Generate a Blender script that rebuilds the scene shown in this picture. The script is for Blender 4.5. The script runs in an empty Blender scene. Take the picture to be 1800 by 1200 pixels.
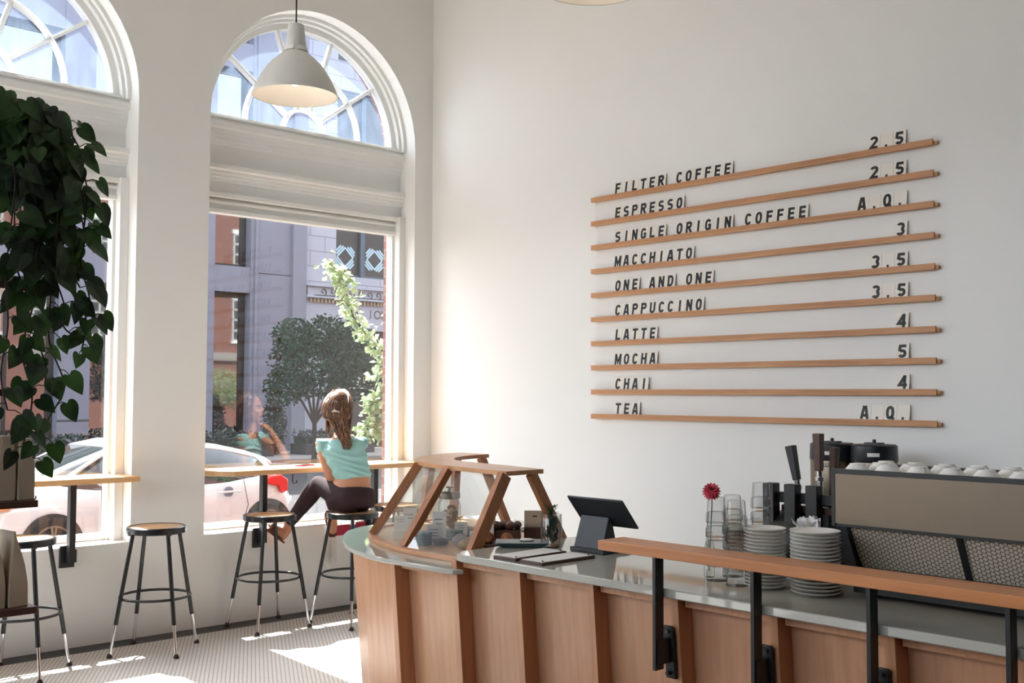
import bpy, bmesh, math, random
from mathutils import Vector, Matrix, Quaternion, noise
C = bpy.context
COL = C.scene.collection
PI = math.pi
R = math.radians
random.seed(7)

# ------------------------------------------------------------------ camera, world, sun, exposure
CAM = Vector((-5.551, -6.826, 1.576))
yaw, pitch, roll = R(43.362), R(2.79), R(0.192)
fw = Vector((math.sin(yaw)*math.cos(pitch), math.cos(yaw)*math.cos(pitch), math.sin(pitch)))
rt = Vector((math.cos(yaw), -math.sin(yaw), 0))
up = rt.cross(fw)
r2 = rt*math.cos(roll) + up*math.sin(roll)
u2 = up*math.cos(roll) - rt*math.sin(roll)
cam_data = bpy.data.cameras.new('camera')
cam_data.sensor_width = 36
cam_data.lens = 36*1912.2/1800
cam_data.clip_end = 300
cam = bpy.data.objects.new('camera', cam_data)
COL.objects.link(cam)
M = Matrix((r2, u2, -fw)).transposed().to_4x4()
M.translation = CAM
cam.matrix_world = M
C.scene.camera = cam

SUN_EL = R(53.1)
world = bpy.data.worlds.new('world')
C.scene.world = world
world.use_nodes = True
wn = world.node_tree
sky = wn.nodes.new('ShaderNodeTexSky')
sky.sky_type = 'NISHITA'
sky.sun_disc = False
sky.sun_elevation = SUN_EL
sky.sun_rotation = R(4)
sky.air_density = 0.7
sky.dust_density = 2.0
bg = wn.nodes['Background']
bg.inputs['Strength'].default_value = 0.40
hs = wn.nodes.new('ShaderNodeHueSaturation')
hs.inputs['Saturation'].default_value = 0.35
wn.links.new(sky.outputs[0], hs.inputs['Color'])
wn.links.new(hs.outputs[0], bg.inputs['Color'])

sd = bpy.data.lights.new('sun', 'SUN')
sd.energy = 6.5
sd.angle = R(0.6)
sd.color = (1.0, 0.985, 0.955)
sun = bpy.data.objects.new('sun', sd)
COL.objects.link(sun)
cs, sn = math.cos(SUN_EL), math.sin(SUN_EL)
sun.rotation_euler = Vector((-0.073*cs, -cs, -sn)).to_track_quat('-Z', 'Y').to_euler()
sun.location = (0, 8, 14)

vs = C.scene.view_settings
vs.view_transform = 'Standard'
vs.look = 'None'
vs.gamma = 1
vs.use_curve_mapping = False
vs.exposure = 1.88
cy = C.scene.cycles
cy.max_bounces = 12
cy.diffuse_bounces = 6
cy.glossy_bounces = 5
cy.transmission_bounces = 8
cy.transparent_max_bounces = 32
cy.caustics_reflective = False
cy.caustics_refractive = False
cy.sample_clamp_indirect = 8
cy.use_denoising = True

# ------------------------------------------------------------------ materials
def S(r, g, b):
    f = lambda c: (c/255/12.92 if c/255 <= .04045 else ((c/255+.055)/1.055)**2.4)
    return (f(r), f(g), f(b))

class NT:
    def __init__(s, name):
        s.m = bpy.data.materials.new(name); s.m.use_nodes = True
        s.t = s.m.node_tree; s.p = s.t.nodes['Principled BSDF']; s.out = s.t.nodes['Material Output']
    def n(s, typ, **kw):
        n = s.t.nodes.new('ShaderNode'+typ)
        for k, v in kw.items(): setattr(n, k, v)
        return n
    def l(s, a, b): s.t.links.new(a, b)
    def math(s, op, a, b=None, c=None):
        n = s.n('Math', operation=op)
        for i, x in enumerate((a, b, c)):
            if x is None: continue
            if isinstance(x, (int, float)): n.inputs[i].default_value = x
            else: s.l(x, n.inputs[i])
        return n.outputs[0]
    def mix(s, fac, a, b, mode='MIX'):
        n = s.n('MixRGB', blend_type=mode)
        for i, x in zip(('Fac', 'Color1', 'Color2'), (fac, a, b)):
            if isinstance(x, (int, float)): n.inputs[i].default_value = x
            elif isinstance(x, tuple): n.inputs[i].default_value = (*x, 1)
            else: s.l(x, n.inputs[i])
        return n.outputs[0]
    def coord(s, scale=(1, 1, 1), rot=(0, 0, 0)):
        tc = s.n('TexCoord'); mp = s.n('Mapping')
        mp.inputs['Scale'].default_value = scale; mp.inputs['Rotation'].default_value = rot
        s.l(tc.outputs['Object'], mp.inputs['Vector']); return mp.outputs[0]
    def noise(s, vec, scale, detail=3, rough=.5):
        n = s.n('TexNoise'); n.inputs['Scale'].default_value = scale
        n.inputs['Detail'].default_value = detail; n.inputs['Roughness'].default_value = rough
        if vec is not None: s.l(vec, n.inputs['Vector'])
        return n.outputs['Fac']
    def ramp(s, fac, stops):
        n = s.n('ValToRGB'); e = n.color_ramp.elements
        while len(e) < len(stops): e.new(.5)
        for i, (p, c) in enumerate(stops):
            e[i].position = p; e[i].color = (*c, 1)
        s.l(fac, n.inputs[0]); return n.outputs[0]
    def bump(s, h, strength=.2, dist=.01):
        n = s.n('Bump'); n.inputs['Strength'].default_value = strength; n.inputs['Distance'].default_value = dist
        s.l(h, n.inputs['Height']); s.l(n.outputs[0], s.p.inputs['Normal'])
    def col(s, c):
        if isinstance(c, tuple): s.p.inputs['Base Color'].default_value = (*c, 1)
        else: s.l(c, s.p.inputs['Base Color'])
    def set(s, **kw):
        for k, v in kw.items(): s.p.inputs[k.replace('_', ' ')].default_value = v
        return s

def mk(name, c, rough=.5, metal=0, var=.06, vscale=6, bump=0, bscale=80, **kw):
    t = NT(name); v = t.coord()
    f = t.noise(v, vscale, 4)
    t.col(t.mix(f, tuple(x*(1-var) for x in c), tuple(min(1, x*(1+var)) for x in c)))
    t.set(Roughness=rough, Metallic=metal, **kw)
    if bump: t.bump(t.noise(v, bscale, 3), bump, .004)
    return t.m

def wood(name, c1, c2, axis=1, rough=.4, scale=1.0):
    t = NT(name)
    sc = [22*scale]*3; sc[axis] = 1.1*scale
    v = t.coord(tuple(sc))
    f = t.noise(v, 1.6, 6, .6)
    v2 = t.coord((2*scale, 2*scale, 2*scale)); g = t.noise(v2, 1.2, 2)
    a = t.ramp(f, [(.3, c2), (.62, c1)])
    b = t.mix(.35, a, t.mix(g, tuple(x*.72 for x in c1), tuple(min(1, x*1.2) for x in c1)))
    t.col(b); t.set(Roughness=rough); t.bump(f, .08, .002)
    return t.m

def thin_glass(name, r0=.045, tint=(1, 1, 1), dirt=0.0, dirt_col=(.8, .85, .95), rough=0.0, edge=None):
    t = NT(name); t.t.nodes.remove(t.p)
    lw = t.n('LayerWeight'); lw.inputs['Blend'].default_value = .5
    f5 = t.math('POWER', lw.outputs['Facing'], 5.0)
    fr = t.math('MULTIPLY_ADD', f5, 1-r0, r0)
    tr = t.n('BsdfTransparent'); tr.inputs['Color'].default_value = (*tint, 1)
    if edge: t.l(t.mix(t.math('POWER', lw.outputs['Facing'], 2.5), tint, (edge, edge, edge)), tr.inputs['Color'])
    gl = t.n('BsdfGlossy'); gl.inputs['Roughness'].default_value = rough
    mx = t.n('MixShader'); t.l(fr, mx.inputs[0]); t.l(tr.outputs[0], mx.inputs[1]); t.l(gl.outputs[0], mx.inputs[2])
    o = mx.outputs[0]
    if dirt:
        df = t.n('BsdfTranslucent'); df.inputs['Color'].default_value = (*dirt_col, 1)
        v = t.coord((3, 3, 1.2)); k = t.noise(v, 3, 6, .7)
        m2 = t.n('MixShader'); t.l(t.math('MULTIPLY', k, dirt*2), m2.inputs[0])
        t.l(o, m2.inputs[1]); t.l(df.outputs[0], m2.inputs[2]); o = m2.outputs[0]
    t.l(o, t.out.inputs['Surface'])
    return t.m

def emis(name, c, s):
    t = NT(name); t.col(c); t.p.inputs['Emission Color'].default_value = (*c, 1)
    t.p.inputs['Emission Strength'].default_value = s; return t.m

MAT = {}
MAT['wall'] = mk('white_plaster', (.80, .80, .775), .75, var=.02, vscale=2, bump=.15, bscale=60)
MAT['rear'] = mk('dark_rear_wall', S(92, 78, 66), .7, var=.05)
MAT['ceil'] = mk('ceiling_paint', (.8, .79, .77), .8, var=.02)
MAT['trim'] = mk('white_gloss_paint', (.795, .80, .775), .4, var=.03, vscale=9)
MAT['bench'] = wood('oak_bench', S(222, 180, 132), S(190, 140, 95), 0, .35)
MAT['rail'] = wood('oak_rail', S(202, 134, 82), S(168, 104, 60), 1, .33)
MAT['case'] = wood('case_oak', S(204, 150, 104), S(170, 114, 74), 1, .3)
MAT['leg_wood'] = wood('case_leg_oak', S(180, 122, 82), S(140, 90, 58), 2, .4)
MAT['panel'] = wood('counter_ply', S(204, 156, 120), S(178, 128, 94), 2, .28, .8)
MAT['stile'] = wood('counter_stile', S(204, 152, 114), S(174, 122, 86), 2, .35)
MAT['ledge'] = wood('menu_ledge_oak', S(198, 146, 100), S(150, 98, 62), 1, .5, 1.3)
MAT['ledge_dark'] = mk('ledge_shadow_wood', S(96, 76, 60), .6)
MAT['dark_board'] = wood('walnut_board', S(84, 56, 42), S(58, 38, 29), 0, .45)
MAT['black'] = mk('black_steel', (.012, .013, .014), .42, var=.1)
MAT['black_gloss'] = mk('black_enamel', (.012, .013, .015), .25, var=.1)
MAT['black_plastic'] = mk('black_plastic', (.014, .017, .021), .38, var=.1)
MAT['slate'] = mk('dark_slate_plastic', (.03, .036, .044), .45, var=.08)
MAT['chrome'] = mk('chrome', (.75, .75, .76), .12, 1, var=.03)
MAT['steel'] = mk('brushed_steel', (.19, .155, .115), .38, 1, var=.06, vscale=14)
MAT['rubber'] = mk('brown_rubber', (.03, .018, .014), .7)
MAT['seat'] = wood('hardboard_seat', S(190, 148, 106), S(160, 120, 82), 0, .45)
MAT['lamp'] = mk('lamp_white_enamel', (.70, .69, .64), .38, var=.02)
MAT['lamp_in'] = mk('lamp_inner_white', (.70, .655, .59), .5, var=.02)
MAT['bulb'] = emis('warm_bulb', (1.0, .84, .62), .15)
MAT['white'] = mk('white_ceramic', (.80, .79, .74), .22, var=.02)
MAT['paper'] = mk('white_card', (.80, .79, .76), .7, var=.03)
MAT['cream'] = mk('cream_card', (.80, .765, .69), .65, var=.03)
MAT['ink'] = mk('black_ink', (.008, .009, .011), .5)
MAT['ink_grey'] = mk('grey_ink', (.16, .16, .17), .6)
MAT['kraft'] = mk('kraft_paper', S(192, 178, 156), .75, var=.1, vscale=12, bump=.3, bscale=25)
MAT['glass'] = thin_glass('window_glass', .06, (.98, .99, .99), rough=.03)
MAT['glass_dirty'] = thin_glass('dusty_window_glass', .06, (.95, .97, 1), dirt=.042, dirt_col=(.55, .74, 1))
MAT['case_glass'] = thin_glass('case_glass', .09, (.97, .985, .98))
MAT['jar_glass'] = thin_glass('jar_glass', .07, (.96, .97, .96), edge=.35)
MAT['tumbler'] = thin_glass('tumbler_glass', .06, (.955, .96, .955), edge=.22)
MAT['red'] = mk('red_paper', S(170, 22, 52), .6)
MAT['blue'] = mk('blue_paper', S(60, 90, 150), .6)
MAT['wpaper'] = mk('white_paper_bag', (.72, .70, .67), .7, var=.05, bump=.2, bscale=20)

def m_quartz():
    t = NT('grey_quartz'); v = t.coord()
    f = t.noise(v, 420, 2, .6); g = t.noise(v, 5, 3)
    t.col(t.mix(t.mix(.5, f, g), S(162, 161, 150), S(196, 195, 184))); t.set(Roughness=.035)
    t.p.inputs['IOR'].default_value = 1.62
    return t.m
MAT['quartz'] = m_quartz()

def hex_nodes(t, vx, vy, size):
    """returns edge distance field of a hexagon mosaic (0 centre .. 0.5 edge)"""
    x = t.math('MULTIPLY', vx, 1/size); y = t.math('MULTIPLY', vy, 1/size)
    H = math.sqrt(3)
    def cell(x, y):
        ax = t.math('SUBTRACT', t.math('FLOORED_MODULO', x, 1.0), .5)
        ay = t.math('SUBTRACT', t.math('FLOORED_MODULO', y, H), H/2)
        return ax, ay
    ax, ay = cell(x, y)
    bx, by = cell(t.math('SUBTRACT', x, .5), t.math('SUBTRACT', y, H/2))
    def hd(ax, ay):
        px = t.math('ABSOLUTE', ax); py = t.math('ABSOLUTE', ay)
        q = t.math('ADD', t.math('MULTIPLY', px, .5), t.math('MULTIPLY', py, H/2))
        return t.math('MAXIMUM', px, q)
    return t.math('MINIMUM', hd(ax, ay), hd(bx, by))

def m_floor():
    t = NT('hex_mosaic_floor'); tc = t.n('TexCoord'); sp = t.n('SeparateXYZ')
    t.l(tc.outputs['Object'], sp.inputs[0])
    d = hex_nodes(t, sp.outputs[0], sp.outputs[1], .0268)
    g = t.math('SMOOTH_MIN', 1.0, t.math('MULTIPLY', t.math('MAXIMUM', t.math('SUBTRACT', d, .405), 0.0), 22.0), .02)
    n = t.noise(tc.outputs['Object'], 35, 2); n2 = t.noise(tc.outputs['Object'], 1.1, 3)
    tile = t.mix(n, S(204, 202, 198), S(230, 228, 224))
    tile = t.mix(t.math('MULTIPLY', n2, .3), tile, S(190, 180, 165))
    col = t.mix(g, tile, S(48, 44, 42))
    border = t.math('GREATER_THAN', sp.outputs[1], -.17)
    col = t.mix(border, col, S(18, 19, 21))
    t.col(col); t.set(Roughness=.38); t.bump(t.math('SUBTRACT', 1.0, g), .3, .002)
    return t.m
MAT['floor'] = m_floor()

def m_hexpanel():
    t = NT('hexagon_mosaic_panel'); tc = t.n('TexCoord'); sp = t.n('SeparateXYZ')
    t.l(tc.outputs['Object'], sp.inputs[0])
    w = t.noise(tc.outputs['Object'], 6, 1)
    y = t.math('ADD', sp.outputs[1], t.math('MULTIPLY', w, .02))
    z = t.math('ADD', t.math('MULTIPLY', sp.outputs[2], 1.15), t.math('MULTIPLY', w, .03))
    d = hex_nodes(t, z, y, .0158)
    g = t.math('GREATER_THAN', d, .43)
    t.col(t.mix(g, S(196, 184, 164), S(28, 25, 22))); t.set(Roughness=.35)
    return t.m
MAT['hexpanel'] = m_hexpanel()

def m_brick(name='red_brick', axis='XZ', c1=S(132, 72, 56), c2=S(108, 58, 46), mort=S(128, 116, 106)):
    t = NT(name); tc = t.n('TexCoord'); sp = t.n('SeparateXYZ'); cb = t.n('CombineXYZ')
    t.l(tc.outputs['Object'], sp.inputs[0])
    t.l(t.math('ADD', sp.outputs[0], sp.outputs[1]), cb.inputs[0]); t.l(sp.outputs[2], cb.inputs[1])
    b = t.n('TexBrick'); b.inputs['Scale'].default_value = 1
    b.inputs['Color1'].default_value = (*c1, 1); b.inputs['Color2'].default_value = (*c2, 1); b.inputs['Mortar'].default_value = (*mort, 1)
    b.inputs['Brick Width'].default_value = .215; b.inputs['Row Height'].default_value = .075; b.inputs['Mortar Size'].default_value = .007
    t.l(cb.outputs[0], b.inputs['Vector']); t.col(b.outputs['Color']); t.set(Roughness=.85)
    return t.m
MAT['brick'] = m_brick()
MAT['grey_stone'] = mk('grey_concrete', S(117, 120, 132), .85, var=.08, vscale=3)
MAT['pale_stone'] = mk('pale_limestone', S(149, 154, 165), .85, var=.06, vscale=2)
MAT['stone_line'] = mk('stone_joint', S(70, 68, 70), .9)
MAT['tan_stone'] = mk('tan_dentil_stone', S(150, 132, 110), .85)
MAT['dark_stone'] = mk('dark_storefront_stone', S(62, 57, 58), .8)
MAT['dark_metal'] = mk('dark_window_metal', (.012, .013, .015), .4)
MAT['pane'] = mk('dark_office_glass', (.012, .014, .016), .03, var=.3, Specular_IOR_Level=1.0)
MAT['pane'].node_tree.nodes['Principled BSDF'].inputs['IOR'].default_value = 1.8
MAT['asphalt'] = mk('asphalt', S(42, 39, 41), .9, var=.15, vscale=8)
MAT['sidewalk'] = mk('concrete_sidewalk', S(140, 136, 130), .9, var=.1, vscale=4)
MAT['hedge'] = mk('dark_hedge_leaf', (.010, .020, .012), .6, var=.5, vscale=30)
MAT['tree_dark'] = mk('dark_tree_leaf', (.008, .038, .014), .8, var=.5, vscale=5)
MAT['bark'] = mk('bark', S(48, 40, 36), .9)
MAT['car'] = mk('silver_car_paint', (.60, .61, .63), .22, .0, var=.02, Coat_Weight=1.0)
MAT['car_glass'] = mk('car_glass', (.02, .026, .026), .04, Specular_IOR_Level=1.0)
MAT['tyre'] = mk('tyre_rubber', (.016, .016, .017), .8)
MAT['tail'] = mk('red_tail_light', (.60, .02, .02), .12)
MAT['tail2'] = mk('clear_orange_lens', (.70, .22, .06), .12)
MAT['cond'] = mk('light_blue_decal', S(160, 192, 206), .6)
MAT['signblack'] = mk('sign_black', (.012, .012, .014), .5)
MAT['signwhite'] = mk('sign_white', (.7, .7, .7), .6)

def leaf_mat(name, a, b, trans=.35, rough=.4, vs=9):
    t = NT(name); v = t.coord(); f = t.noise(v, vs, 3)
    c = t.mix(t.ramp(f, [(.4, (0, 0, 0)), (.62, (1, 1, 1))]), a, b)
    t.col(c); t.set(Roughness=rough)
    tl = t.n('BsdfTranslucent'); t.l(c, tl.inputs['Color'])
    mx = t.n('MixShader'); mx.inputs[0].default_value = trans
    t.l(t.p.outputs[0], mx.inputs[1]); t.l(tl.outputs[0], mx.inputs[2]); t.l(mx.outputs[0], t.out.inputs['Surface'])
    return t.m
MAT['vine'] = leaf_mat('bright_leaf', (.28, .38, .18), (.46, .54, .34), .45)
MAT['pothos'] = leaf_mat('pothos_leaf', (.005, .018, .006), (.026, .070, .012), .3, .5, 7)

# ------------------------------------------------------------------ mesh helpers
class MB:
    def __init__(s): s.v = []; s.f = []; s.mi = []; s.cur = 0
    def add(s, vs, fs):
        b = len(s.v); s.v += [Vector(x) for x in vs]
        for f in fs: s.f.append([b+i for i in f]); s.mi.append(s.cur)
        return s
    def hexa(s, p):
        return s.add(p, [(0, 3, 2, 1), (4, 5, 6, 7), (0, 1, 5, 4), (1, 2, 6, 5), (2, 3, 7, 6), (3, 0, 4, 7)])
    def box(s, c, d, rz=0, rot=None):
        c = Vector(c); h = Vector(d)/2
        q = rot if rot is not None else Matrix.Rotation(rz, 3, 'Z')
        P = [c + q @ Vector((x*h.x, y*h.y, z*h.z)) for z in (-1, 1) for x, y in ((-1, -1), (1, -1), (1, 1), (-1, 1))]
        return s.hexa(P)
    def mm(s, lo, hi):
        lo = Vector(lo); hi = Vector(hi)
        return s.box((lo+hi)/2, hi-lo)
    def prism(s, poly, z0, z1):
        n = len(poly)
        a = sum(poly[i][0]*poly[(i+1) % n][1]-poly[(i+1) % n][0]*poly[i][1] for i in range(n))
        if a < 0: poly = poly[::-1]
        v = [(x, y, z0) for x, y in poly]+[(x, y, z1) for x, y in poly]
        f = [tuple(range(n))[::-1], tuple(range(n, 2*n))]+[(i, (i+1) % n, n+(i+1) % n, n+i) for i in range(n)]
        return s.add(v, f)
    def extr(s, poly3, vec):
        n = len(poly3); vec = Vector(vec)
        v = [Vector(p) for p in poly3]; v += [p+vec for p in v]
        f = [tuple(range(n))[::-1], tuple(range(n, 2*n))]+[(i, (i+1) % n, n+(i+1) % n, n+i) for i in range(n)]
        return s.add(v, f)
    def rings(s, rs, closed=True, caps=True, loop=False):
        b = len(s.v); n = len(rs[0])
        for r in rs: s.v += [Vector(p) for p in r]
        m = len(rs)
        for i in range(m if loop else m-1):
            for j in range(n if closed else n-1):
                k = (j+1) % n; i2 = (i+1) % m
                s.f.append([b+i*n+j, b+i*n+k, b+i2*n+k, b+i2*n+j]); s.mi.append(s.cur)
        if caps and not loop:
            s.f.append([b+j for j in range(n)][::-1]); s.mi.append(s.cur)
            s.f.append([b+(m-1)*n+j for j in range(n)]); s.mi.append(s.cur)
        return s
    def tube(s, pts, r, n=8, loop=False, caps=True, flat=None, upv=None):
        pts = [Vector(p) for p in pts]; m = len(pts)
        rr = r if isinstance(r, (list, tuple)) else [r]*m
        rs = []; prev = None
        for i in range(m):
            if loop: t = pts[(i+1) % m]-pts[i-1]
            else: t = pts[min(i+1, m-1)]-pts[max(i-1, 0)]
            t.normalize()
            if prev is None:
                a = Vector(upv) if upv else (Vector((0, 0, 1)) if abs(t.z) < .9 else Vector((1, 0, 0)))
                x = (a - t*a.dot(t)).normalized()
            else:
                x = (prev - t*prev.dot(t)).normalized()
            prev = x; y = t.cross(x)
            q = rr[i]; qx, qy = q if isinstance(q, tuple) else (q, q)
            if flat: rs.append([pts[i]+x*a_*qx+y*b_*qy for a_, b_ in flat])
            else: rs.append([pts[i]+x*math.cos(2*PI*j/n)*qx+y*math.sin(2*PI*j/n)*qy for j in range(n)])
        return s.rings(rs, True, caps, loop)
    def bar(s, a, b, w, h, upv=(0, 0, 1)):
        return s.tube([a, b], [(h/2, w/2)]*2, flat=[(-1, -1), (1, -1), (1, 1), (-1, 1)], upv=upv)
    def cyl(s, a, b, r0, r1=None, n=16): return s.tube([a, b], [r0, r0 if r1 is None else r1], n)
    def lathe(s, prof, c=(0, 0, 0), n=24, closed_prof=False):
        c = Vector(c); rs = []
        for r, z in prof:
            rs.append([c+Vector((max(r, 1e-4)*math.cos(2*PI*j/n), max(r, 1e-4)*math.sin(2*PI*j/n), z)) for j in range(n)])
        return s.rings(rs, True, not closed_prof, closed_prof)
    def ball(s, c, r, n=12, m=8):
        r = Vector((r, r, r)) if isinstance(r, (int, float)) else Vector(r); c = Vector(c)
        rs = []
        for i in range(m+1):
            a = -PI/2+PI*i/m; k = max(math.cos(a), 1e-3)
            rs.append([c+Vector((r.x*k*math.cos(2*PI*j/n), r.y*k*math.sin(2*PI*j/n), r.z*math.sin(a))) for j in range(n)])
        return s.rings(rs)
    def xform(s, M, start=0):
        for i in range(start, len(s.v)): s.v[i] = M @ s.v[i]
        return s
    def leaf(s, p, d, nrm, L, W, heart=False):
        d = Vector(d).normalized(); nrm = Vector(nrm); nrm = (nrm-d*nrm.dot(d)).normalized(); x = d.cross(nrm)
        p = Vector(p)
        if heart:
            prof = [(.0, .0), (.17, -.13), (.34, -.10), (.45, .06), (.47, .24), (.41, .44), (.29, .64), (.15, .83), (.0, 1.0)]
            bend = lambda t: nrm*(-L*.14*max(t, 0)**2)
            n = len(prof); vs = []
            for sg in (1, -1): vs += [p+x*(W*a*sg)+d*(L*t)+nrm*(.14*a*L)+bend(t) for a, t in prof]
            mid = [p+d*(L*max(t, 0))+bend(t) for a, t in prof]
            vs += mid; fs = []
            for i in range(n-1):
                fs.append((2*n+i, 2*n+i+1, i+1, i)); fs.append((2*n+i, n+i, n+i+1, 2*n+i+1))
            return s.add(vs, fs)
        tip = p+d*L; m = p+d*L*.5
        return s.add([p, m+x*W/2+nrm*W*.15, tip, m-x*W/2+nrm*W*.15], [(0, 1, 2), (0, 2, 3)])

WL = {}
def mesh_of(name, mb, mats, loc=Vector((0, 0, 0)), smooth=40):
    me = bpy.data.meshes.new(name)
    me.from_pydata([tuple(v-loc) for v in mb.v], [], mb.f)
    if not isinstance(mats, (list, tuple)): mats = [mats]
    for m in mats: me.materials.append(MAT[m] if isinstance(m, str) else m)
    if len(mats) > 1: me.polygons.foreach_set('material_index', mb.mi)
    bm = bmesh.new(); bm.from_mesh(me); bmesh.ops.recalc_face_normals(bm, faces=bm.faces); bm.to_mesh(me); bm.free()
    if smooth:
        me.polygons.foreach_set('use_smooth', [True]*len(me.polygons))
        if smooth < 180: me.set_sharp_from_angle(angle=R(smooth))
    me.update(); return me

def ob(name, mb, mats, parent=None, loc=None, smooth=40, bevel=0, label=None):
    """mesh object from world-space geometry; children share their parent's origin"""
    if parent is not None: L = WL[parent.name]; lo = Vector((0, 0, 0))
    else: L = Vector(loc) if loc is not None else Vector((0, 0, 0)); lo = L
    o = bpy.data.objects.new(name, mesh_of(name, mb, mats, L, smooth)); COL.objects.link(o)
    o.location = lo
    if parent is not None: o.parent = parent
    WL[o.name] = L
    if bevel:
        b = o.modifiers.new('bevel', 'BEVEL'); b.width = bevel; b.segments = 2; b.limit_method = 'ANGLE'; b.angle_limit = R(40)
    if label: o['label'] = label
    return o

def tag(o, label, cat, group=None, kind=None):
    o['label'] = label; o['category'] = cat
    if group: o['group'] = group
    if kind: o['kind'] = kind
    return o

def thing(name, label, cat, loc, group=None):
    o = bpy.data.objects.new(name, None); COL.objects.link(o); o.location = loc; o.empty_display_size = .05
    WL[o.name] = Vector(loc); return tag(o, label, cat, group)

def struct(name, mb, mats, parent=None, smooth=40, bevel=0):
    o = ob(name, mb, mats, parent, smooth=smooth, bevel=bevel)
    if parent is None: o['kind'] = 'structure'
    return o

def dup(root, loc, rz=0, label=None, group=None):
    def cp(o, par):
        c = o.copy(); COL.objects.link(c); c.parent = par
        for ch in o.children: cp(ch, c)
        return c
    r = cp(root, None); r.location = loc; r.rotation_euler = (0, 0, rz); WL[r.name] = Vector(loc)
    if label: r['label'] = label
    if group: r['group'] = group
    return r

def text_mesh(body, offset=.0):
    cu = bpy.data.curves.new('glyph', 'FONT'); cu.body = body; cu.size = 1; cu.offset = offset; cu.resolution_u = 4
    o = bpy.data.objects.new('glyph', cu); COL.objects.link(o)
    dg = C.evaluated_depsgraph_get(); dg.update()
    me = bpy.data.meshes.new_from_object(o.evaluated_get(dg))
    v = [p.co.copy() for p in me.vertices]; f = [list(p.vertices) for p in me.polygons]
    bpy.data.objects.remove(o); bpy.data.curves.remove(cu); bpy.data.meshes.remove(me)
    return v, f

def text_on(mb, body, org, xdir, ydir, width=None, height=None, cx=False, offset=.02, maxw=None):
    """flat lettering: fits height (and width, if given) on the plane org + x*xdir + y*ydir"""
    v, f = text_mesh(body, offset)
    if not v: return
    x0 = min(p.x for p in v); x1 = max(p.x for p in v); y0 = min(p.y for p in v); y1 = max(p.y for p in v)
    sy = height/(y1-y0); sx = width/(x1-x0) if width else sy
    if maxw: sx = min(sx, maxw/(x1-x0))
    X = Vector(xdir); Y = Vector(ydir); o = Vector(org)
    off = -(x1+x0)/2*sx if cx else -x0*sx
    mb.add([o+X*(p.x*sx+off)+Y*((p.y-y0)*sy) for p in v], f)

# ------------------------------------------------------------------ condensed grotesque lettering drawn as flat strokes
GW, GH = .62, .107
def _arc(cx, cy, rx, ry, a0, a1, n=14, e=2.5):
    out = []
    for k in range(n+1):
        a = R(a0+(a1-a0)*k/n); c_, s_ = math.cos(a), math.sin(a)
        out.append((cx+rx*math.copysign(abs(c_)**(2/e), c_), cy+ry*math.copysign(abs(s_)**(2/e), s_)))
    return out
def glyph(ch):
    """centre lines of a capital or figure in a box 1 high: (width, strokes)"""
    w, h = GW, GH; l, r, b, T = h, w-h, h, 1-h; cx = w/2; rx, ry = cx-h, .5-h; q = (.5-h)/2
    if ch == 'I': return .26, [[(.13, 0), (.13, 1)]]
    if ch == 'L': return w*.9, [[(l, 1), (l, b), (w*.92, b)]]
    if ch == 'E': return w*.92, [[(w*.92, T), (l, T), (l, b), (w*.92, b)], [(l, .51), (w*.86, .51)]]
    if ch == 'F': return w*.9, [[(w*.92, T), (l, T), (l, 0)], [(l, .50), (w*.84, .50)]]
    if ch == 'T': return w, [[(0, T), (w, T)], [(cx, T), (cx, 0)]]
    if ch == 'H': return w, [[(l, 0), (l, 1)], [(r, 0), (r, 1)], [(l, .51), (r, .51)]]
    if ch == 'N': return w, [[(l, 0), (l, 1)], [(r, 0), (r, 1)], [(l, .94), (r, .06)]]
    if ch == 'M': return w*1.2, [[(l, 0), (l, 1)], [(w*1.2-h, 0), (w*1.2-h, 1)], [(l, .94), (w*.6, .22), (w*1.2-h, .94)]]
    if ch == 'A': return w*1.05, [[(h*.8, 0), (w*.525-.05, 1)], [(w*.525+.05, 1), (w*1.05-h*.8, 0)], [(w*.25, .27), (w*.80, .27)]]
    ring = _arc(cx, .5, rx, ry, 0, 360, 32)
    if ch == 'O': return w, [ring]
    if ch == 'Q': return w, [ring, [(w*.54, .27), (w*.98, .0)]]
    if ch == 'C': return w, [_arc(cx, .5, rx, ry, 32, 328, 26)]
    if ch == 'G': return w, [_arc(cx, .5, rx, ry, 32, 330, 26), [(r, .05), (r, .47), (w*.52, .47)]]
    if ch == 'D': return w, [[(l, b), (l, T), (w*.48, T)]+_arc(w*.48, .5, r-w*.48, ry, 90, -90, 16)+[(l, b)]]
    if ch in 'PR':
        st = [[(l, 0), (l, T), (w*.52, T)]+_arc(w*.52, .715, r-w*.52, .715-.5+.03-.048, 90, -90, 12)+[(l, .518)]]
        if ch == 'R': st.append([(w*.50, .50), (w*.93, 0)])
        return w, st
    if ch == 'U': return w, [[(l, 1), (l, .36)]+_arc(cx, .36, rx, .36-h, 180, 360, 16)+[(r, 1)]]
    if ch == 'S': return w, [_arc(cx, .5+q, rx, q, 28, 270, 18, 2.2)+_arc(cx, .5-q, rx, q, 90, -152, 18, 2.2)]
    if ch == '2': return w, [_arc(cx, .5+q*.92, rx, q, 165, -30, 16, 2.2)+[(l+.02, b), (w, b)]]
    if ch == '3': return w, [_arc(cx, .5+q, rx*.95, q, 155, -80, 16, 2.2), _arc(cx, .5-q, rx, q, 80, -155, 16, 2.2)]
    if ch == '4': return w, [[(w*.72, 0), (w*.72, 1)], [(w*.70, .93), (l*.7, .28), (w, .28)]]
    if ch == '5': return w, [[(w*.93, T), (l+.05, T), (l+.01, .50)], _arc(cx, .5-q*.85, rx, q*1.05, 140, -152, 18, 2.2)]
    return w, []
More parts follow.
